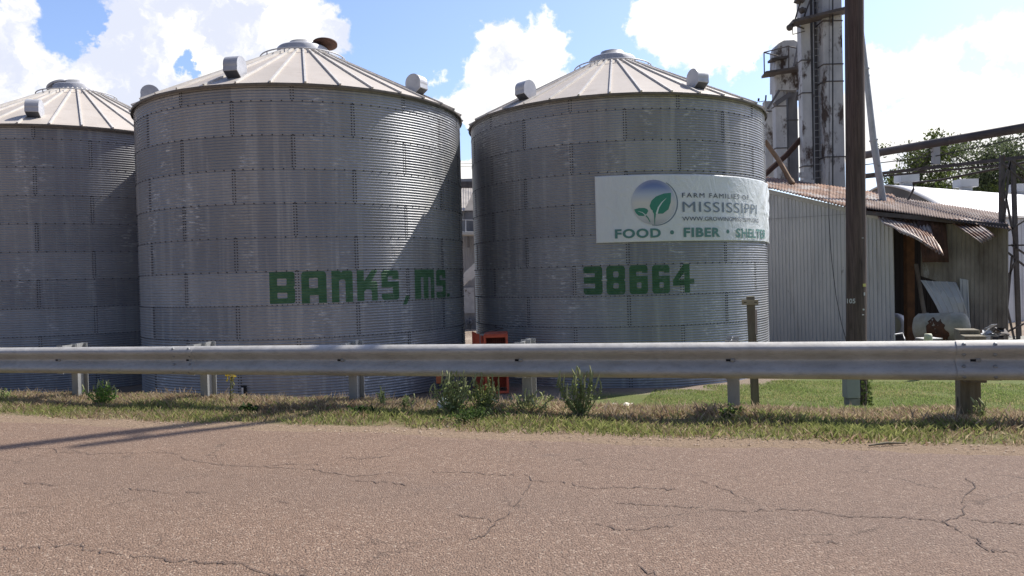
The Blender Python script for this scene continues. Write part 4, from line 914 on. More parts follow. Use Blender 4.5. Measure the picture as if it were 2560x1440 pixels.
# tank lying in front of the shed
td = 24.6; tk = thing('storage_tank', dn(W(2350, 850, td)), 'dirty white tank lying on its side with a rust patch in front of the shed', 'tank')
c0, c1 = W(2298, 820, td+.5), W(2408, 818, td-.3); ax = (c1-c0); rT = .47
def cyl_pts(p, q, prof, n=28):
    a, b_ = frame(q-p); dd = (q-p); vs = []
    for u, r in prof:
        c = p+dd*u; vs += [c+a*r*math.cos(2*math.pi*k/n)+b_*r*math.sin(2*math.pi*k/n) for k in range(n)]
    return vs, [(i*n+k, i*n+(k+1) % n, (i+1)*n+(k+1) % n, (i+1)*n+k) for i in range(len(prof)-1) for k in range(n)]
mb = MB(); vs, fs = cyl_pts(c0, c1, [(-.14, .0), (-.13, .2), (-.09, .36), (0, rT), (.18, rT), (.19, rT+.02), (.23, rT+.02), (.24, rT), (.74, rT), (.75, rT+.02), (.79, rT+.02), (.80, rT), (1, rT), (1.09, .38), (1.14, .2), (1.15, 0)]); mb.add(vs, fs, True); mb.build('shell', M_tank, tk)
a, b_ = frame(ax); mb = MB(); pts = []
toC = -(c0+c1).normalized(); toC.z = 0; ph0 = math.atan2(toC.dot(b_), toC.dot(a))
n = 44
for i in range(n):
    k = 2*math.pi*i/n; ru = .25*(1+.16*math.sin(3*k+.4)+.10*math.sin(8*k)+.07*math.sin(11*k+1)); rp = 1.05*(1+.12*math.sin(2*k+1)+.13*math.sin(7*k+2)+.06*math.sin(10*k))
    u = .45+ru*math.cos(k); p_ = ph0+.25+rp*math.sin(k); pts.append((u, p_))
ctr = (.45, ph0+.25); rings = []
for f in (0.02, .35, .7, 1.):
    rings.append([c0+ax*(ctr[0]+(u-ctr[0])*f)+a*(rT+.006)*math.cos(ctr[1]+(p_-ctr[1])*f)+b_*(rT+.006)*math.sin(ctr[1]+(p_-ctr[1])*f) for u, p_ in pts])
mb.add([v for r in rings for v in r], [(i*n+k, i*n+(k+1) % n, (i+1)*n+(k+1) % n, (i+1)*n+k) for i in range(3) for k in range(n)], True); mb.build('rust_patch', M_tankrust, tk)
for u in (.12, .86):
    c = c0+ax*u; mb = MB(); mb.prism([Vector((c.x+x, c.y-.3, z)) for x, z in ((-.12, GZ), (.12, GZ), (.10, c.z-rT+.1), (-.10, c.z-rT+.1))], (0, .6, 0)); mb.build('cradle', M_steel, tk)
# round yellow and white drum inside the open bay
dd = 28.4; dr = thing('round_drum', dn(W(2230, 850, dd)), 'pale drum with a yellow end standing inside the open bay of the shed', 'drum')
p, q = W(2226, 812, dd), W(2240, 812, dd+1.1); vs, fs = cyl_pts(p, q, [(0, .36), (.03, .44), (1, .44), (1.02, .3), (1.02, 0)]); mb = MB(); mb.add(vs, fs, True); mb.build('shell', M_barnside, dr)
vs, fs = cyl_pts(p, q, [(-.004, 0), (-.004, .35)]); mb = MB(); mb.add(vs, fs); mb.build('end_panel', M_plast, dr)
mb = MB(); c = p; mb.box((c.x+.3, c.y+.5, (GZ+c.z-.42)/2), (.7, .7, c.z-.42-GZ)); mb.build('stand', M_steel, dr)
# cream bollard cap, pallet scraps and clutter
P = W(2321, 868, 20.5); mb = MB(); mb.lathe((P.x, P.y, GZ), [(.0, P.z-GZ+.36), (.085, P.z-GZ+.36), (.10, P.z-GZ+.30), (.12, P.z-GZ+.02), (.06, P.z-GZ), (.05, 0)], 20)
top(mb, 'cream_cap_post', M_plast, 'short post with a cream plastic cap in front of the rusty tank', 'bollard')
fr = thing('steel_frame', dn(W(2270, 850, 23)), 'low dark steel bench frame on the ground before the open bay', 'frame')
A0, A1, A2, A3 = W(2236, 836, 23), W(2256, 833, 23.4), W(2310, 846, 22.6), W(2334, 846, 23)
mb = MB(); mb.tube([A0, A1, W(2262, 848, 23.2)], .02, 6); mb.tube([A0, dn(A0)], .02, 6); mb.tube([W(2262, 848, 23.2), dn(W(2262, 848, 23.2))], .02, 6); mb.build('hoop', M_pipe, fr)
mb = MB(); mb.box((A2+A3)/2, (.55, .5, .03)); mb.box(dn((A2+A3)/2)+Vector((0, 0, .3)), (.4, .4, .6)); mb.build('bench_top', M_siding, fr)
mb = MB(); mb.bar(W(2236, 858, 22), W(2330, 858, 22), .12, .10); mb.build('skid', M_rustpanel, fr)
for k, (px, py, d_, w_, col_) in enumerate(((2455, 838, 24.2, .5, M_steel), (2478, 828, 24, .34, M_barnside), (2440, 842, 23.8, .4, M_rustpanel), (2512, 835, 24.5, .45, M_steel))):
    P = W(px, py, d_); mb = MB()
    for i in range(5):
        v = Vector((rnd.gauss(0, .12), rnd.gauss(0, .12), rnd.uniform(-.1, .12))); e = Vector((rnd.uniform(-1, 1), rnd.uniform(-1, 1), rnd.uniform(-.4, .7))).normalized()*w_*.6
        mb.bar(P+v-e, P+v+e, rnd.uniform(.06, .25), .012)
    mb.bar(P-Vector((.2, 0, .1)), dn(P)+Vector((-.25, 0, 0)), .2, .25, Vector((0, 1, 0)))
    lab = ['bent dark scrap metal heaped at the foot of the shed wall', 'crumpled pale sheet scrap lying against the shed wall', 'brown rusted scrap beside the end of the tank', 'dark scrap piled beneath the lattice tower'][k]
    top(mb, 'scrap_heap', col_, lab, 'scrap metal', 'scrap metal at the shed')

# ------------------------------------------------------------------ bucket elevators
def leg(root, pxl, pxr, py0, py1, d, depth, m, name, bands=(), band_w=.05):
    a, b_ = W(pxl, py1, d), W(pxr, py1, d); tz = W((pxl+pxr)/2, py0, d).z; w_ = (b_-a).length; c = (a+b_)/2
    mb = MB(); mb.box((c.x, c.y+depth/2, (tz+a.z)/2), (w_, depth, tz-a.z)); o = mb.build(name, m, root); bevel(o, .012)
    for py in bands:
        z = W((pxl+pxr)/2, py, d).z; mb = MB(); mb.box((c.x, c.y+depth/2, z), (w_+band_w, depth+band_w, .05)); mb.build('flange_band', M_steel, o)
    return c, w_
d = 35.5
tw = thing('bucket_elevator', dn(W(2060, 470, d)), 'tall twin trunk bucket elevator with a ladder rising behind the dark pole', 'bucket elevator')
leg(tw, 2011, 2034, -420, 480, d, .5, M_legpaint, 'trunk', (150, 232, 415)); leg(tw, 2066, 2114, -420, 490, d-.3, .75, M_legpaint, 'trunk', (52, 160, 203, 392))
leg(tw, 2034, 2066, -420, 470, d+.45, .25, M_legdark, 'ladder_back', ())
mb = MB()
for px in (2037, 2061): mb.tube([W(px, 470, d+.1), W(px-8, -420, d+.1)], .025, 6)
for k in range(52):
    py = 462-k*17; mb.tube([W(2037, py, d+.1), W(2061, py-1.5, d+.1)], .016, 5)
mb.build('ladder', M_pipe, tw)
mb = MB(); P, Q_ = W(1976, 60, d-.4), W(2122, 24, d-.6); mb.bar(P, Q_, .9, .12); mb.bar(W(1992, -8, d), W(2010, -2, d), .5, .4); mb.build('platform', M_steel, tw)
mb = MB()
for p, q in (((1984, 62), (2008, -20)), ((1976, 58), (2010, 72)), ((2040, -40), (2004, 58)), ((1992, -10), (2012, -40))): mb.bar(W(*p, d), W(*q, d), .06, .06)
mb.build('braces', M_steel, tw)
mb = MB(); mb.tube([W(2073, -300, d-.8), W(2073, 470, d-.8)], .012, 5); mb.tube([W(2082, -300, d-.6), W(2082, 480, d-.6)], .03, 6); mb.build('cable', M_wire, tw)
mb = MB(); mb.box(W(2015, 465, d-.5), (.6, .4, .5)); mb.box(W(2008, 437, d-.5), (.35, .3, .22)); mb.build('foot_box', M_legpaint, tw)
for px, py in ((1972, 70), (2003, 27)):
    P = W(px, py, d-.5); mb = MB(); v = (P-Vector((0, 0, CZ))).normalized(); vs, fs = cyl_pts(P, P+Vector((.25, .12, .14)), [(0, 0), (0, .14), (.35, .15), (.7, .07), (1, .04), (1, 0)], 16); mb.add(vs, fs, True)
    mb.tube([P+Vector((.2, .1, .1)), W(px+10, py+16, d-.3), W(2012, py+8, d)], .02, 6); mb.build('floodlight', M_steel, tw)
d = 38.
tw2 = thing('bucket_elevator', dn(W(1970, 470, d)), 'shorter bucket elevator with a rounded head and railed platform beside the tall one', 'bucket elevator')
leg(tw2, 1943, 1970, 180, 470, d, .5, M_legpaint, 'trunk', (265, 370)); leg(tw2, 1975, 1998, 180, 470, d+.3, .45, M_legdark, 'trunk', (300,))
hp = [(1941, 225), (1941, 122), (1947, 108), (1960, 101), (1985, 100), (2000, 108), (2009, 122), (2009, 178), (1998, 185), (1996, 225)]
mb = MB(); mb.prism([W(x, y, d-.15) for x, y in hp], (0, .95, 0)); bevel(mb.build('head', M_legpaint, tw2), .02)
mb = MB(); mb.bar(W(1909, 187, d-.3), W(2010, 172, d-.5), 1.0, .1); mb.bar(W(1924, 152, d-.2), W(1966, 145, d-.2), .6, .1); mb.build('platform', M_steel, tw2)
mb = MB()
for p, q in (((1911, 186), (1910, 131)), ((1910, 131), (1972, 115)), ((1910, 131), (1945, 140)), ((1972, 175), (1972, 114)), ((1998, 170), (1998, 118)), ((1972, 116), (2008, 124))): mb.tube([W(*p, d-.7), W(*q, d-.7)], .03, 6)
mb.build('railing', M_steel, tw2)
mb = MB(); mb.bar(W(1985, 165, d-.9), W(2004, 60, d-.9), .09, .06); mb.bar(W(1992, 165, d-.7), W(2012, 60, d-.7), .09, .06)
for k in range(6): mb.bar(W(1986+3.2*k, 158-17*k, d-.8), W(1994+3.2*k, 156-17*k, d-.8), .05, .04)
mb.build('ladder', M_legdark, tw2)
mb = MB(); mb.bar(W(1919, 272, d-.2), W(1948, 226, d-.2), .1, .1); mb.bar(W(1998, 252, d), W(2010, 190, d-.3), .28, .28, Vector((0, 1, 0))); mb.bar(W(1936, 262, d), W(1975, 235, d), .3, .22); mb.build('spout', M_legdark, tw2)
d = 39.
tw3 = thing('dust_column', dn(W(1925, 470, d)), 'narrow rusty upright duct standing at the right shoulder of the banner bin', 'duct')
leg(tw3, 1917, 1936, 252, 470, d, .4, M_legpaint, 'duct', (278,)); leg(tw3, 1930, 1944, 276, 470, d+.1, .4, M_legdark, 'duct')
mb = MB(); mb.tube([W(1914, 252, d), W(1915, 238, d)], .04, 6); mb.tube([W(1896, 253, d), W(1897, 246, d)], .05, 6); mb.tube([W(1897, 255, d), W(1913, 252, d)], .02, 5); mb.build('pipe_tips', M_steel, tw3)
# slanting spouts
mb = MB(); mb.tube([W(1912, 352, 33), W(1945, 398, 33), W(1979, 456, 32.6)], .10, 12); mb.tube([W(1976, 450, 32.7), W(1981, 460, 32.6)], .125, 12)
top(mb, 'grain_spout', M_rustpipe, 'tan rusty spout pipe slanting down onto the shed roof', 'spout pipe')
mb = MB(); mb.tube([W(2013, 336, 36), W(1966, 388, 36), W(1908, 440, 35.5)], .13, 12); top(mb, 'grain_spout', M_rustpanel, 'dark brown spout pipe crossing behind the tan one', 'spout pipe')
mb = MB(); d = 31.; sp = thing('grain_spout', dn(W(2210, 500, d)), 'long grey spout pipe leaning right of the dark pole down to the shed roof', 'spout pipe')
mb.tube([W(2153, 80, d), W(2164, 172, d), W(2184, 355, d), W(2208, 505, d)], [.11, .11, .135, .135], 14); mb.build('pipe', M_pipe, sp)
for (x, y), r in (((2164, 173), .15), ((2166, 190), .13), ((2184, 351), .175)): P = W(x, y, d); MB().tube([P+Vector((-.005, 0, .03)), P-Vector((-.005, 0, .03))], r, 14).build('collar', M_pipe, sp)

# ------------------------------------------------------------------ conveyor trestle
cv = thing('conveyor', dn(W(2510, 850, 27)), 'long rust brown conveyor tube on a lattice trestle above the white barn', 'conveyor')
da, db = 36., 28.5
mb = MB(); p, q = W(2120, 395, da+.6), W(2620, 309, db-.9); vs, fs = cyl_pts(p, q, [(0, .0), (0, .175), (1, .175), (1, 0)], 20); mb.add(vs, fs, True); mb.build('tube', M_conv, cv)
mb = MB(); mb.bar(W(2120, 443, da+.6), W(2620, 386, db-.9), .14, .13); mb.bar(W(2120, 448, da+1.4), W(2620, 402, db-.1), .10, .08); mb.build('walkway_rail', M_steel, cv)
mb = MB(); mb.tube([W(2120, 417, da), W(2340, 390, 32.5), W(2620, 330, db)], .022, 6); mb.build('rope', M_wire, cv)
mb = MB(); mb.tube([W(2283, 457, 33), W(2350, 450, 32), W(2500, 420, 30), W(2620, 392, 28)], .045, 8); mb.tube([W(2283, 457, 33), W(2284, 473, 33), W(2262, 515, 33)], .05, 8); mb.build('lower_pipe', M_steel, cv)
mb = MB(); mb.box(W(2339, 388, 32.6), (.28, .2, .78)); mb.build('hanger', M_barnside, cv)
mb = MB()
for p, q in (((2332, 369), (2268, 418)), ((2338, 372), (2290, 415)), ((2350, 376), (2404, 400)), ((2340, 405), (2280, 430))): mb.tube([W(*p, 32.6), W(*q, 32.6)], .018, 5)
mb.build('stay_rods', M_steel, cv)
dt = 27.
mb = MB()
for a_, b_ in (((2503, 388), (2500, 858)), ((2531, 396), (2546, 858))): mb.bar(W(*a_, dt), W(*b_, dt), .10, .10, Vector((0, 1, 0)))
for a_, b_ in (((2508, 388), (2503, 858)), ((2534, 396), (2550, 858))): mb.bar(W(*a_, dt+1.2), W(*b_, dt+1.2), .09, .09, Vector((0, 1, 0)))
mb.build('trestle_legs', M_steel, cv)
mb = MB()
for p, q in (((2525, 400), (2502, 640)), ((2512, 480), (2540, 620)), ((2484, 600), (2560, 552)), ((2490, 614), (2620, 612)), ((2496, 612), (2580, 680)), ((2528, 612), (2600, 660)), ((2540, 650), (2470, 800)), ((2500, 690), (2536, 850)), ((2470, 852), (2600, 790)), ((2530, 400), (2570, 432)), ((2508, 410), (2560, 455)), ((2530, 640), (2510, 850)), ((2503, 470), (2528, 400))):
    mb.bar(W(*p, dt-.05), W(*q, dt-.05), .055, .055, Vector((0, 1, 0)))
mb.build('trestle_braces', M_steel, cv)
mb = MB(); P = W(2535, 848, dt); mb.box((P.x+.5, P.y+.4, (P.z+GZ)/2), (2.2, 1.6, P.z-GZ)); mb.build('footing', M_conc, cv)

# ------------------------------------------------------------------ white barn
barn = thing('white_barn', dn(W(2400, 700, 42)), 'white barn with an arched roof behind the rusty shed', 'barn')
A0, A1 = W(2203, 462, 41), W(2760, 505, 57.); A1.z = A0.z+.1; E0 = W(2374, 533, 36); ex = E0-A0; ex.z = 0; hz = A0.z-E0.z; L = A1-A0
arc = []
for k in range(-14, 15):
    u = k/14.; s_ = math.sin(u*math.pi/2); c_ = math.cos(u*math.pi/2)
    arc.append(A0+ex*(abs(u)**1.0*(1 if u > 0 else -1))+Vector((0, 0, -hz*(abs(u)**1.55))))
mb = MB(); n = len(arc); m = 26; vs = [p+L*(j/m)+Vector((0, 0, .012*(j % 2))) for j in range(m+1) for p in arc]; vs += [v-Vector((0, 0, .08)) for v in vs]
k0 = n*(m+1); fs = []
for j in range(m):
    for i in range(n-1): a = j*n+i; fs += [(a, a+1, a+n+1, a+n), (k0+a+n, k0+a+n+1, k0+a+1, k0+a)]
for i in range(n-1): fs.append((i, k0+i, k0+i+1, i+1))
for j in range(m): fs.append((j*n+n-1, j*n+2*n-1, k0+j*n+2*n-1, k0+j*n+n-1))
mb.add(vs, fs, True); BROOF = mb.build('roof', M_whiteroof, barn)
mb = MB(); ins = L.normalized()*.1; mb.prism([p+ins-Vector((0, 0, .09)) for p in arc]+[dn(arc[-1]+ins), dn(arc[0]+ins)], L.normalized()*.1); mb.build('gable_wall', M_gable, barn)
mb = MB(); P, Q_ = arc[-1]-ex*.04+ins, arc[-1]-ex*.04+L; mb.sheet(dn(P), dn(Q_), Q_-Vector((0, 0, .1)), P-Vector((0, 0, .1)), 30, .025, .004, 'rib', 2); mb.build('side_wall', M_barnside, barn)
for px, py in ((2265, 451), (2413, 468), (2552, 481)):
    best = min((abs(proj(A0+L*(k/200.))[0]-px), k) for k in range(200))[1]; P = A0+L*(best/200.)
    d_ = P.y; mb = MB(); mb.box(P+Vector((0, 0, .16)), (.55, .5, .34)); mb.box(P+Vector((0, 0, .45)), (46/F*d_, .8, 19/F*d_)); mb.lathe(P+Vector((0, 0, .6)), [(.15, 0), (.1, .08), (0, .1)], 12)
    bevel(mb.build('roof_vent', M_barnside, BROOF), .015)

# ------------------------------------------------------------------ mill building seen in the gap
ml = thing('mill_building', dn(W(1170, 830, 46)), 'grey metal mill building seen through the gap between the two lettered bins', 'building')
d = 46.
a, b_ = W(1080, 526, d), W(1330, 526, d); mb = MB(); mb.sheet(dn(a), dn(b_), b_, a, 40, .03, .004, 'rib', 2); mb.build('wall', M_bgwall, ml)
mb = MB(); mb.sheet(W(1080, 527, d-.5), W(1330, 527, d-.5), W(1330, 462, d+4), W(1080, 462, d+4), 40, .03, .004, 'rib', 2); mb.sheet(W(1161, 526, d-.6), W(1330, 526, d-.6), W(1330, 478, d+.5), W(1188, 468, d+.5), 4, .05, .01, 'rib', 1); mb.build('roof', M_bgroof, ml)
mb = MB(); mb.bar(W(1120, 462, d-1), W(1240, 462, d-1), .3, .36); mb.build('beam', M_steel, ml)
mb = MB(); mb.box(W(1165, 454, d+4.2), (1.4, .6, .3)); mb.build('ridge_vent', M_bgwall, ml)
mb = MB(); mb.bar(W(1120, 586, d-1.2), W(1240, 585, d-1.2), 1.6, .14); mb.build('gallery_floor', M_fascia, ml)
mb = MB(); mb.tube([W(1120, 549, d-1.9), W(1240, 551, d-1.9)], .025, 6); mb.tube([W(1164, 549, d-1.9), W(1164, 582, d-1.9)], .04, 6); mb.tube([W(1150, 580, d-1.9), W(1200, 579, d-1.9)], .025, 6); mb.build('gallery_rail', M_bglight, ml)
mb = MB(); mb.box(W(1174, 555, d-.25), (.5, .4, 1.3)); mb.box(W(1171, 600, d-.1), (.12, .1, .9)); mb.build('equipment', M_legdark, ml)
mb = MB(); c = W(1171, 751, d-.1); mb.box(c, (.72, .08, 64/F*d)); mb.build('door', M_pipe, ml)
mb = MB(); P = W(1174, 806, d-.7); vs, fs = cyl_pts(P, P+Vector((0, .5, 0)), [(0, .08), (0, .16), (.4, .2), (1, .2)], 16); mb.add(vs, fs, True); mb.box(P+Vector((.3, .3, -.15)), (.4, .4, .6)); mb.build('fan', M_legdark, ml)
mb = MB(); p, q = W(1138, 722, 43), W(1210, 646, 43); mb.bar(p, q, .32, .42); mb.bar(p-Vector((.1, 0, .35)), q-Vector((.1, 0, .35)), .14, .14); P = W(1176, 684, 42.9); mb.bar(P-Vector((.18, 0, -.2)), P+Vector((.2, 0, -.22)), .1, .5)
mb.bar(p, dn(p), .12, .12, Vector((0, 1, 0))); mb.bar(q, dn(q), .12, .12, Vector((0, 1, 0)))
top(mb, 'grain_auger', M_bglight, 'pale steel auger slanting across the mill wall between the bins', 'auger')
# red steel box between the bins
d = 19.6; rdx = thing('red_feed_box', Vector((W(1230, 970, d).x, d, PAD)), 'red open fronted steel box standing between the two lettered bins', 'steel box')
P0 = W(1212, 966, d); P1 = W(1272, 966, d); zt = W(1240, 838, d).z; x0, x1 = P0.x, P1.x; w_ = x1-x0; y0 = d; dep = 1.1; z0 = PAD+.02
mb = MB(); fr_t = .055
mb.box((x0+fr_t/2, y0, (z0+zt)/2), (fr_t, .06, zt-z0)); mb.box((x1-fr_t/2, y0, (z0+zt)/2), (fr_t, .06, zt-z0)); mb.box(((x0+x1)/2, y0, zt-.03), (w_-2*fr_t, .058, .06)); mb.box(((x0+x1)/2, y0, z0+.03), (w_-2*fr_t, .058, .06)); mb.box(((x0+x1)/2, y0, (z0+zt)/2+.28), (w_-2*fr_t, .058, .05))
bevel(mb.build('front_frame', M_red, rdx), .006)
mb = MB(); mb.box(((x0+x1)/2, y0+dep, (z0+zt)/2), (w_, .03, zt-z0)); mb.box((x1-.015, y0+dep/2+.02, (z0+zt)/2), (.03, dep-.06, zt-z0-.01)); mb.box(((x0+x1)/2, y0+dep/2, zt+.012), (w_*.98, dep, .02)); mb.build('shell', M_red, rdx)
mb = MB(); xl = x0-.02; mb.prism([(xl, y0+.0, z0), (xl, y0, zt-.02), (xl-.30, y0+.5, zt+.08), (xl-.30, y0+.5, z0+.1)], (.016, .02, 0)); mb.build('side_panel', M_red, rdx)
mb = MB(); P = W(1205, 852, d+.1); mb.box(P, (.12, .03, .34), Matrix.Rotation(R(-35), 3, 'Z')); mb.build('cover_plate', M_box, rdx)
mb = MB(); mb.sheet((x0+.06, y0+.35, z0+.66), (x1-.06, y0+.35, z0+.66), (x1-.06, y0+.35, zt-.1), (x0+.06, y0+.35, zt-.1), 9, .03, .004, 'rib', 1); mb.build('grille', mat('dark_red', (.12, .025, .02), .7), rdx)
mb = MB(); mb.tube([(x0-.1, y0+.1, zt+.05), (x0+.5, y0+.6, zt+.13), (x0+.25, y0+1, zt+.16)], .012, 6); mb.build('rod', M_steel, rdx)
d = 19.2; mt = thing('motor_unit', Vector((W(1120, 960, d).x, d, PAD)), 'small dark motor with an orange guard at the foot of the middle bin', 'motor')
c = W(1098, 945, d); mb = MB(); mb.box((c.x, d, c.z), (.14, .2, .26)); bevel(mb.build('guard', M_orange, mt), .02)
c = W(1132, 955, d); mb = MB(); mb.box((c.x, d+.1, (c.z+.1+PAD)/2), (.5, .4, c.z+.2-PAD)); vs, fs = cyl_pts(Vector((c.x-.2, d-.15, c.z)), Vector((c.x+.2, d-.15, c.z)), [(0, 0), (0, .14), (1, .14), (1, 0)], 16); mb.add(vs, fs, True); mb.build('body', M_steel, mt)
# wires crossing behind the bins
for k, (ya, yb_) in enumerate(((404, 398), (411, 405))):
    p, q = W(760, ya+8, 58), W(1945, yb_-24, 40); pts = [p.lerp(q, i/12.)-Vector((0, 0, .9*4*(i/12.)*(1-i/12.)*.3)) for i in range(13)]
    top(MB().tube(pts, .014, 5), 'overhead_wire', M_wire, ['upper', 'lower'][k]+' of two thin wires crossing the gap between the bins', 'wire', 'overhead wires')

# ------------------------------------------------------------------ trees behind the barn
def tree(base, h, rad, nleaf, c1, c2, label, lsz=.22, sparse=0., nl=11, seed=1):
    rg = np.random.default_rng(seed); root = thing('tree', base, label, 'tree', 'trees beyond the barn')
    mb = MB(); B0 = Vector(base); mb.tube([B0, B0+Vector((.1, 0, h*.3)), B0+Vector((.0, .1, h*.6)), B0+Vector((.1, 0, h*.9))], [h*.028, h*.022, h*.013, h*.004], 9)
    cl = []
    for k in range(nl):
        a = rg.uniform(0, 6.28); f = rg.uniform(.28, .8); P = B0+Vector((0, 0, h*f)); l = rad*rg.uniform(.55, 1.05)*(1.15-abs(f-.5))
        E_ = P+Vector((math.cos(a)*l, math.sin(a)*l, h*rg.uniform(.08, .24))); M_ = P.lerp(E_, .5)+Vector((0, 0, h*.03)); mb.tube([P, M_, E_], [h*.010, h*.006, h*.002], 6)
        for f2 in (.5, .75, 1.): cl.append((P.lerp(E_, f2), rad*rg.uniform(.2, .36)))
        for q in range(3):
            Q2 = M_.lerp(E_, rg.uniform(0, 1)); E2 = Q2+Vector(rg.normal(0, 1, 3))*rad*.3; mb.tube([Q2, E2], [h*.003, h*.001], 5); cl.append((E2, rad*rg.uniform(.12, .24)))
    for k in range(4): cl.append((B0+Vector((rg.normal(0, rad*.18), rg.normal(0, rad*.18), h*rg.uniform(.85, 1.0))), rad*.25))
    mb.build('trunk', M_bark, root)
    pts = []; cs = []
    for P, r in cl:
        n = int(nleaf/len(cl)); d = rg.normal(0, 1, (n, 3)); d /= np.linalg.norm(d, axis=1)[:, None]; d *= (rg.random((n, 1))**.5)*r*np.array([1.15, 1.15, .8])
        pts.append(np.array(P)+d); cs.append(cols(n, c1, c2, .5)*rg.uniform(.75, 1.2))
    leafmesh(np.concatenate(pts), lsz, np.concatenate(cs), 'crown', root, org=Vector(base), aspect=.6)
def tbase(px, d): v = ray(px, 700)*d; return (v[0], v[1], PAD-.5)
G1, G2 = (.075, .092, .05), (.14, .165, .09)
tree(tbase(2300, 66), 14.2, 4.6, 9000, (.05, .075, .02), (.13, .16, .045), 'sparse tree with drooping leaves left of the others behind the barn', .26, seed=3)
tree(tbase(2400, 72), 14.4, 5.6, 15000, G1, G2, 'feathery tree behind the middle of the barn roof', .2, seed=5)
tree(tbase(2470, 70), 14.4, 5.6, 16000, G1, G2, 'tree with the ragged top showing above the conveyor', .2, seed=8)
tree(tbase(2570, 62), 12.9, 5.5, 22000, (.055, .07, .035), (.11, .135, .065), 'dense dark tree behind the lattice trestle', .22, seed=11)
tree(tbase(2480, 60), 9.6, 3.2, 7000, (.07, .10, .02), (.17, .19, .05), 'low yellowish bushy tree behind the right roof vents', .2, seed=14)
tree(tbase(2660, 66), 13.2, 6, 14000, G1, G2, 'big tree at the right edge of the view behind the barn', .24, seed=17)

# ------------------------------------------------------------------ grass
def blades(name, n, s_rng, t_rng, hfun, colfun, keep, lean=.6, wid=.0045):
    s = npr.uniform(*s_rng, n); tt = npr.uniform(*t_rng, n); k = keep(s, tt); s, tt = s[k], tt[k]; n = len(s)
    x, y = xy(s, tt); z = zst(s, tt)+.02*np.clip((tt-6)/.4, 0, 1)*np.sin(s*2.1+tt*3)*np.sin(s*.9-tt*1.7+1)-.006
    h = hfun(s, tt)*(.55+.8*npr.random(n)); a = npr.uniform(0, 2*np.pi, n); b_ = npr.uniform(0, 2*np.pi, n); ln = lean*h*npr.random(n)*2
    w = wid*(.7+.7*npr.random(n)); dx, dy = np.cos(a)*w, np.sin(a)*w; lx, ly = np.cos(b_)*ln, np.sin(b_)*ln
    P = np.stack([np.stack([x-dx, y-dy, z], -1), np.stack([x+dx, y+dy, z], -1), np.stack([x+dx*.7+lx*.4, y+dy*.7+ly*.4, z+h*.6], -1), np.stack([x+lx, y+ly, z+h], -1)], 1)
    me = mesh_np(name, P.reshape(-1, 3), np.arange(n*4).reshape(n, 4)); ca = me.color_attributes.new('Col', 'FLOAT_COLOR', 'POINT')
    c = np.concatenate([colfun(s, tt), np.ones((n, 1))], 1); ca.data.foreach_set('color', np.repeat(c, 4, 0).astype(np.float32).ravel())
    return link(name, me, M_leaf)
def nz2(s, tt, f, ph=0.): return np.sin(s*f+ph)*np.sin(tt*f*1.7+ph*2+.7*np.sin(s*f*.6))+.5*np.sin(s*f*2.3+1+ph)*np.sin(tt*f*3.1+s*f+ph)
def vkeep(s, tt):
    e = 5.955-.05*(s > -3.5)+.07*np.sin(s*1.3)+.06*np.sin(s*4.1+2)+.03*np.sin(s*11); dens = np.clip((tt-e)/.35, 0, 1)*.75+.25
    bare = nz2(s, tt, 2.2, 3.)*.5+.5
    return (tt > e) & (npr.random(len(s)) < dens) & (npr.random(len(s)) < .6+.4*(bare > .15)) & ~((s < -2.5) & (tt > 7.55)) & ~((s > -2.5) & (tt > 8.2))
def vh(s, tt): return np.where(tt < 6.55, .032, .042)*(1+.35*nz2(s, tt, 3.1))+.02
def vcol(s, tt):
    n = len(s); g = cols(n, (.20, .24, .07), (.36, .36, .14), .4); d = cols(n, (.36, .28, .16), (.54, .44, .29), .4); br = cols(n, (.26, .17, .11), (.38, .28, .19), .4)
    f = np.clip(.36+.38*nz2(s, tt, 1.9, 1.)+.75*np.clip((tt-6.5)/.5, 0, 1), 0, .88)[:, None]
    k = (npr.random((n, 1)) < f); c = np.where(k, np.where(npr.random((n, 1)) < .55, d, br), g); return c
tag(blades('verge_grass', 150000, (-14.5, 5.5), (5.9, 8.2), vh, vcol, vkeep), 'ragged half dry grass along the road verge under the rail', 'grass', kind='stuff')
def lkeep(s, tt):
    x, y = xy(s, tt); px = 1280+F*x/y; dC = np.hypot(x-cC[0], y-cC[1])
    return (s+.22*(tt-8)+.4*nz2(s, tt, 1.3) > -2.4) & (dC > 5.3+.5*nz2(s, tt, 1.5)) & (px < 2700) & (px > 1400)
def lcol(s, tt):
    n = len(s); g = cols(n, (.19, .255, .075), (.30, .355, .125), .35); d = cols(n, (.36, .33, .15), (.46, .40, .21), .3)
    f = np.clip(.22+.25*nz2(s, tt, 1.1, 2.), 0, .6)[:, None]; return np.where(npr.random((n, 1)) < f, d, g)
tag(blades('lawn_grass', 260000, (-3, 14), (7.7, 22), lambda s, tt: .045+0*s, lcol, lkeep, .5, .007), 'short green mown lawn sloping down behind the rail', 'grass', kind='stuff')
def tkeep(s, tt): return nz2(s, tt, 2.7, 4.) > .1
tag(blades('dry_seed_grass', 3000, (-14, 5), (6.7, 7.9), lambda s, tt:   .12+0*s, lambda s, tt: cols(len(s), (.30, .23, .15), (.46, .36, .26), .3), tkeep, .3, .0028), 'thin dry seed stalks standing along the rail', 'dry grass', kind='stuff')

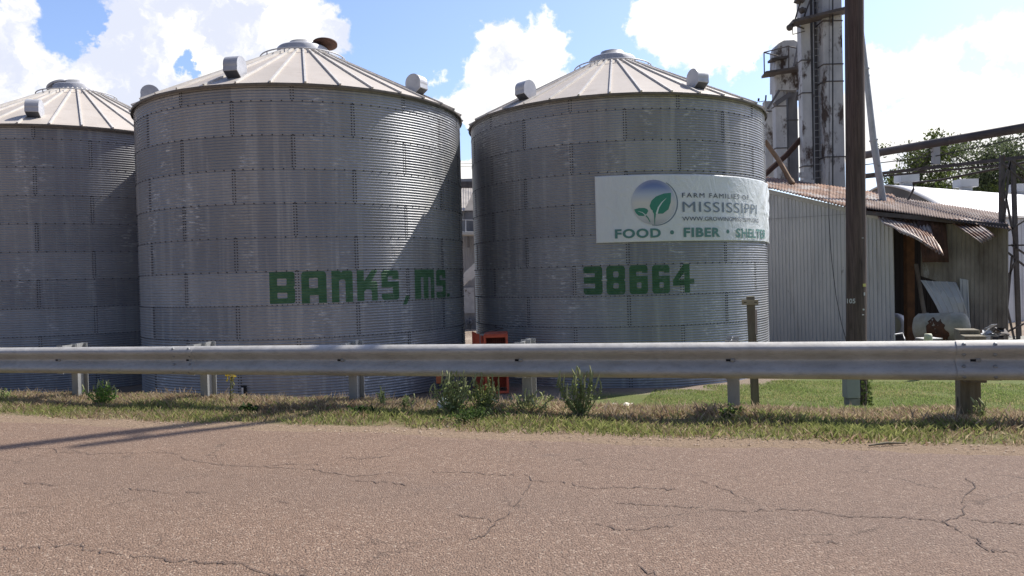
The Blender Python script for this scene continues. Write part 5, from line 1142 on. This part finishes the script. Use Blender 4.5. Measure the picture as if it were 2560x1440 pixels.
n = 1500; s_ = npr.uniform(-13, 5, n); t_ = 5.86+npr.normal(0, .10, n)+.08*np.sin(s_*2.3); x_, y_ = xy(s_, t_); z_ = zr(s_)+.008; r_s = .003+.007*npr.random(n)**2.2
oc = np.array([(1, 0, 0), (0, 1, 0), (-1, 0, 0), (0, -1, 0), (0, 0, 1), (0, 0, -1)]); of = np.array([(0, 1, 4), (1, 2, 4), (2, 3, 4), (3, 0, 4), (1, 0, 5), (2, 1, 5), (3, 2, 5), (0, 3, 5)])
P = np.stack([x_, y_, z_], -1)[:, None]+oc[None]*r_s[:, None, None]*(1+.5*npr.normal(0, .5, (n, 6, 1)))*np.array([1.3, 1, .45]); Fc = (of[None]+6*np.arange(n)[:, None, None]).reshape(-1, 3)
go = link('edge_gravel', mesh_np('edge_gravel', P.reshape(-1, 3), Fc), M_leaf); ca = go.data.color_attributes.new('Col', 'FLOAT_COLOR', 'POINT'); cc_ = np.concatenate([cols(n, (.34, .24, .17), (.56, .45, .35), .4), np.ones((n, 1))], 1); ca.data.foreach_set('color', np.repeat(cc_, 6, 0).astype(np.float32).ravel())
go.data.materials.clear(); go.data.materials.append(mat('stone_colour', (.3, .2, .15), .9, 0, .2, lambda t, b: t.put(b.inputs['Base Color'], t.new('ShaderNodeAttribute', attribute_name='Col').outputs[0])))
tag(go, 'loose gravel scattered along the edge of the road', 'gravel', kind='stuff')
# ------------------------------------------------------------------ weeds
def weed(px, py, hpx, wpx, label, nst=22, spike=.6, c1=(.24, .31, .10), c2=(.48, .53, .25), seed=1, lsz=.035, nleaf=900, toff=0., cat='weed', group='weeds along the rail', spread=1., name='weed_bush'):
    rg = np.random.default_rng(seed); B0 = G(px, py); d = B0.y; h = hpx/F*d; w = wpx/F*d/2
    root = thing(name, B0, label, cat, group); mb = MB(); sm_ = MB(); lp = []
    for k in range(nst):
        a = rg.uniform(0, 6.28); f = rg.uniform(.0, 1.)**.7*spread; hh = h*rg.uniform(.55, 1.0)*(1-.3*f); E_ = B0+Vector((math.cos(a)*w*f, math.sin(a)*w*f*.8, hh)); M_ = B0+Vector((math.cos(a)*w*f*.65, math.sin(a)*w*f*.5, hh*.45))
        mb.tube([B0+Vector((rg.normal(0, .015), rg.normal(0, .015), -.03)), M_, E_], [.006, .005, .003], 5, False)
        if rg.random() < spike:
            T_ = E_+Vector((rg.normal(0, .02), rg.normal(0, .02), h*rg.uniform(.08, .24))); sm_.tube([E_-Vector((0, 0, h*.08)), E_.lerp(T_, .5)+Vector(rg.normal(0, .004, 3)), T_], [.006, .0085, .003], 6)
        n = max(3, int(nleaf*.72/nst)); u = rg.beta(1.6, 1.3, n)[:, None]; base_, mid_, end_ = [np.array(v) for v in (B0, M_, E_)]
        c = np.where(u < .5, base_+(mid_-base_)*u*2, mid_+(end_-mid_)*(u*2-1)); lp.append(c+rg.normal(0, 1, (n, 3))*w*.13*(1.2-u*.6))
    mb.cur = 1; mb.add(sm_.v, sm_.f, True); mb.build('stems', [M_stem, mottled('seed_spike', (.28, .31, .13), (.42, .43, .22), 30, .8)], root); lp = np.concatenate(lp); leafmesh(lp, lsz, cols(len(lp), c1, c2, .45), 'leaves', root, org=B0, aspect=.5)
    
weed(1135, 1034, 118, 120, 'dense green pigweed bush beside the white plastic bag', 26, .6, seed=2, nleaf=1000)
weed(1208, 1030, 100, 90, 'yellow green pigweed bush in front of the red steel box', 24, .8, (.24, .29, .08), (.42, .45, .19), seed=4, nleaf=800)
weed(1322, 1034, 62, 150, 'low sprawling weed at the foot of the middle rail post', 16, .8, (.2, .23, .08), (.34, .36, .15), seed=6, nleaf=500, spread=1.3)
weed(1452, 1042, 128, 125, 'pigweed with tall bare seed spikes right of the middle post', 30, .95, (.19, .25, .075), (.37, .42, .18), seed=8, nleaf=760)
weed(256, 1012, 64, 95, 'bright green bushy weed beside the leftmost rail post in view', 20, .5, (.12, .24, .045), (.27, .40, .10), seed=10, nleaf=700)
weed(958, 1018, 60, 34, 'thin single weed standing right of the third post', 5, .6, seed=12, nleaf=90)
weed(1018, 1022, 44, 44, 'small pale weed left of the pigweed bushes', 7, .3, (.12, .16, .06), (.22, .26, .11), seed=14, nleaf=160)
weed(1828, 1046, 42, 70, 'green weed clump at the foot of the steel post in the lawn', 14, .1, (.08, .13, .03), (.18, .24, .07), seed=16, nleaf=420)
weed(2448, 1056, 62, 70, 'wispy grass weed growing against the timber post', 9, .5, (.12, .15, .05), (.26, .28, .12), seed=18, nleaf=150)
weed(8, 1005, 40, 60, 'weed tuft at the left edge of the picture', 10, .2, seed=20, nleaf=260)
weed(900, 1040, 26, 90, 'dark low leafy clump in front of the third post', 14, .0, (.03, .065, .018), (.08, .13, .035), seed=22, nleaf=520, lsz=.04)
weed(1190, 1052, 26, 200, 'dark green ground weed spreading below the pigweed bushes', 30, .0, (.035, .07, .02), (.10, .15, .04), seed=24, nleaf=1300, lsz=.035)
weed(620, 1032, 24, 60, 'dark broadleaf clump under the rail left of the third post', 12, .0, (.03, .06, .018), (.07, .11, .03), seed=26, nleaf=350, lsz=.045)
# yellow flowered stalk
B0 = G(578, 1012); d = B0.y; fl = thing('goldenrod_stalk', B0, 'single stalk with yellow flowers in front of the middle bin', 'wildflower'); Tp = B0+Vector((.02, 0, 78/F*d))
mb = MB(); mb.tube([B0, B0.lerp(Tp, .5)+Vector((-.015, 0, 0)), Tp], [.006, .005, .003], 5); mb.build('stem', M_stem, fl)
p_ = np.array(B0)+(np.array(Tp)-np.array(B0))*npr.random((70, 1))+npr.normal(0, .014, (70, 3)); leafmesh(p_, .03, cols(70, (.12, .14, .04), (.25, .22, .07)), 'leaves', fl, org=B0)
p_ = np.array(Tp)+npr.normal(0, 1, (70, 3))*[.022, .02, .03]+[-.02, 0, -.02]; leafmesh(p_, .025, cols(70, (.50, .38, .03), (.62, .48, .06)), 'flowers', fl, org=B0, aspect=.9)
# litter
B0 = G(1112, 1028); b = bmesh.new(); bmesh.ops.create_icosphere(b, subdivisions=4, radius=1)
for v in b.verts:
    c = v.co.copy(); k = 1+.28*math.sin(5*c.x+3*c.z)*math.sin(6*c.y+2)+.16*math.sin(13*c.x+9*c.y+4*c.z)+.09*math.sin(23*c.z+17*c.x); v.co = Vector((c.x*.058*k, c.y*.05*k, c.z*.062*k+.055))
me = bpy.data.meshes.new('plastic_bag'); b.to_mesh(me); b.free(); o = link('plastic_bag', me, M_bag); o.location = B0; tag(o, 'crumpled white plastic bag lying in the grass under the rail', 'plastic bag')
P = G(1556, 1025); mb = MB(); mb.sheet(P+Vector((-.10, -.06, .03)), P+Vector((.10, -.05, .035)), P+Vector((.12, .09, .05)), P+Vector((-.09, .08, .06)), 2, .012, .004, 'sine', 4, jit=.02); top(mb, 'cardboard_scrap', M_card, 'pale scrap of card lying at the top of the lawn', 'litter')
a, b_ = G(2172, 1118), G(2262, 1114); mb = MB(); mb.tube([a+Vector((0, 0, .012)), a.lerp(b_, .5)+Vector((0, .01, .02)), b_+Vector((0, 0, .014))], [.006, .009, .004], 6); top(mb, 'dead_stick', M_timber, 'thin dead stick lying on the road edge', 'stick')
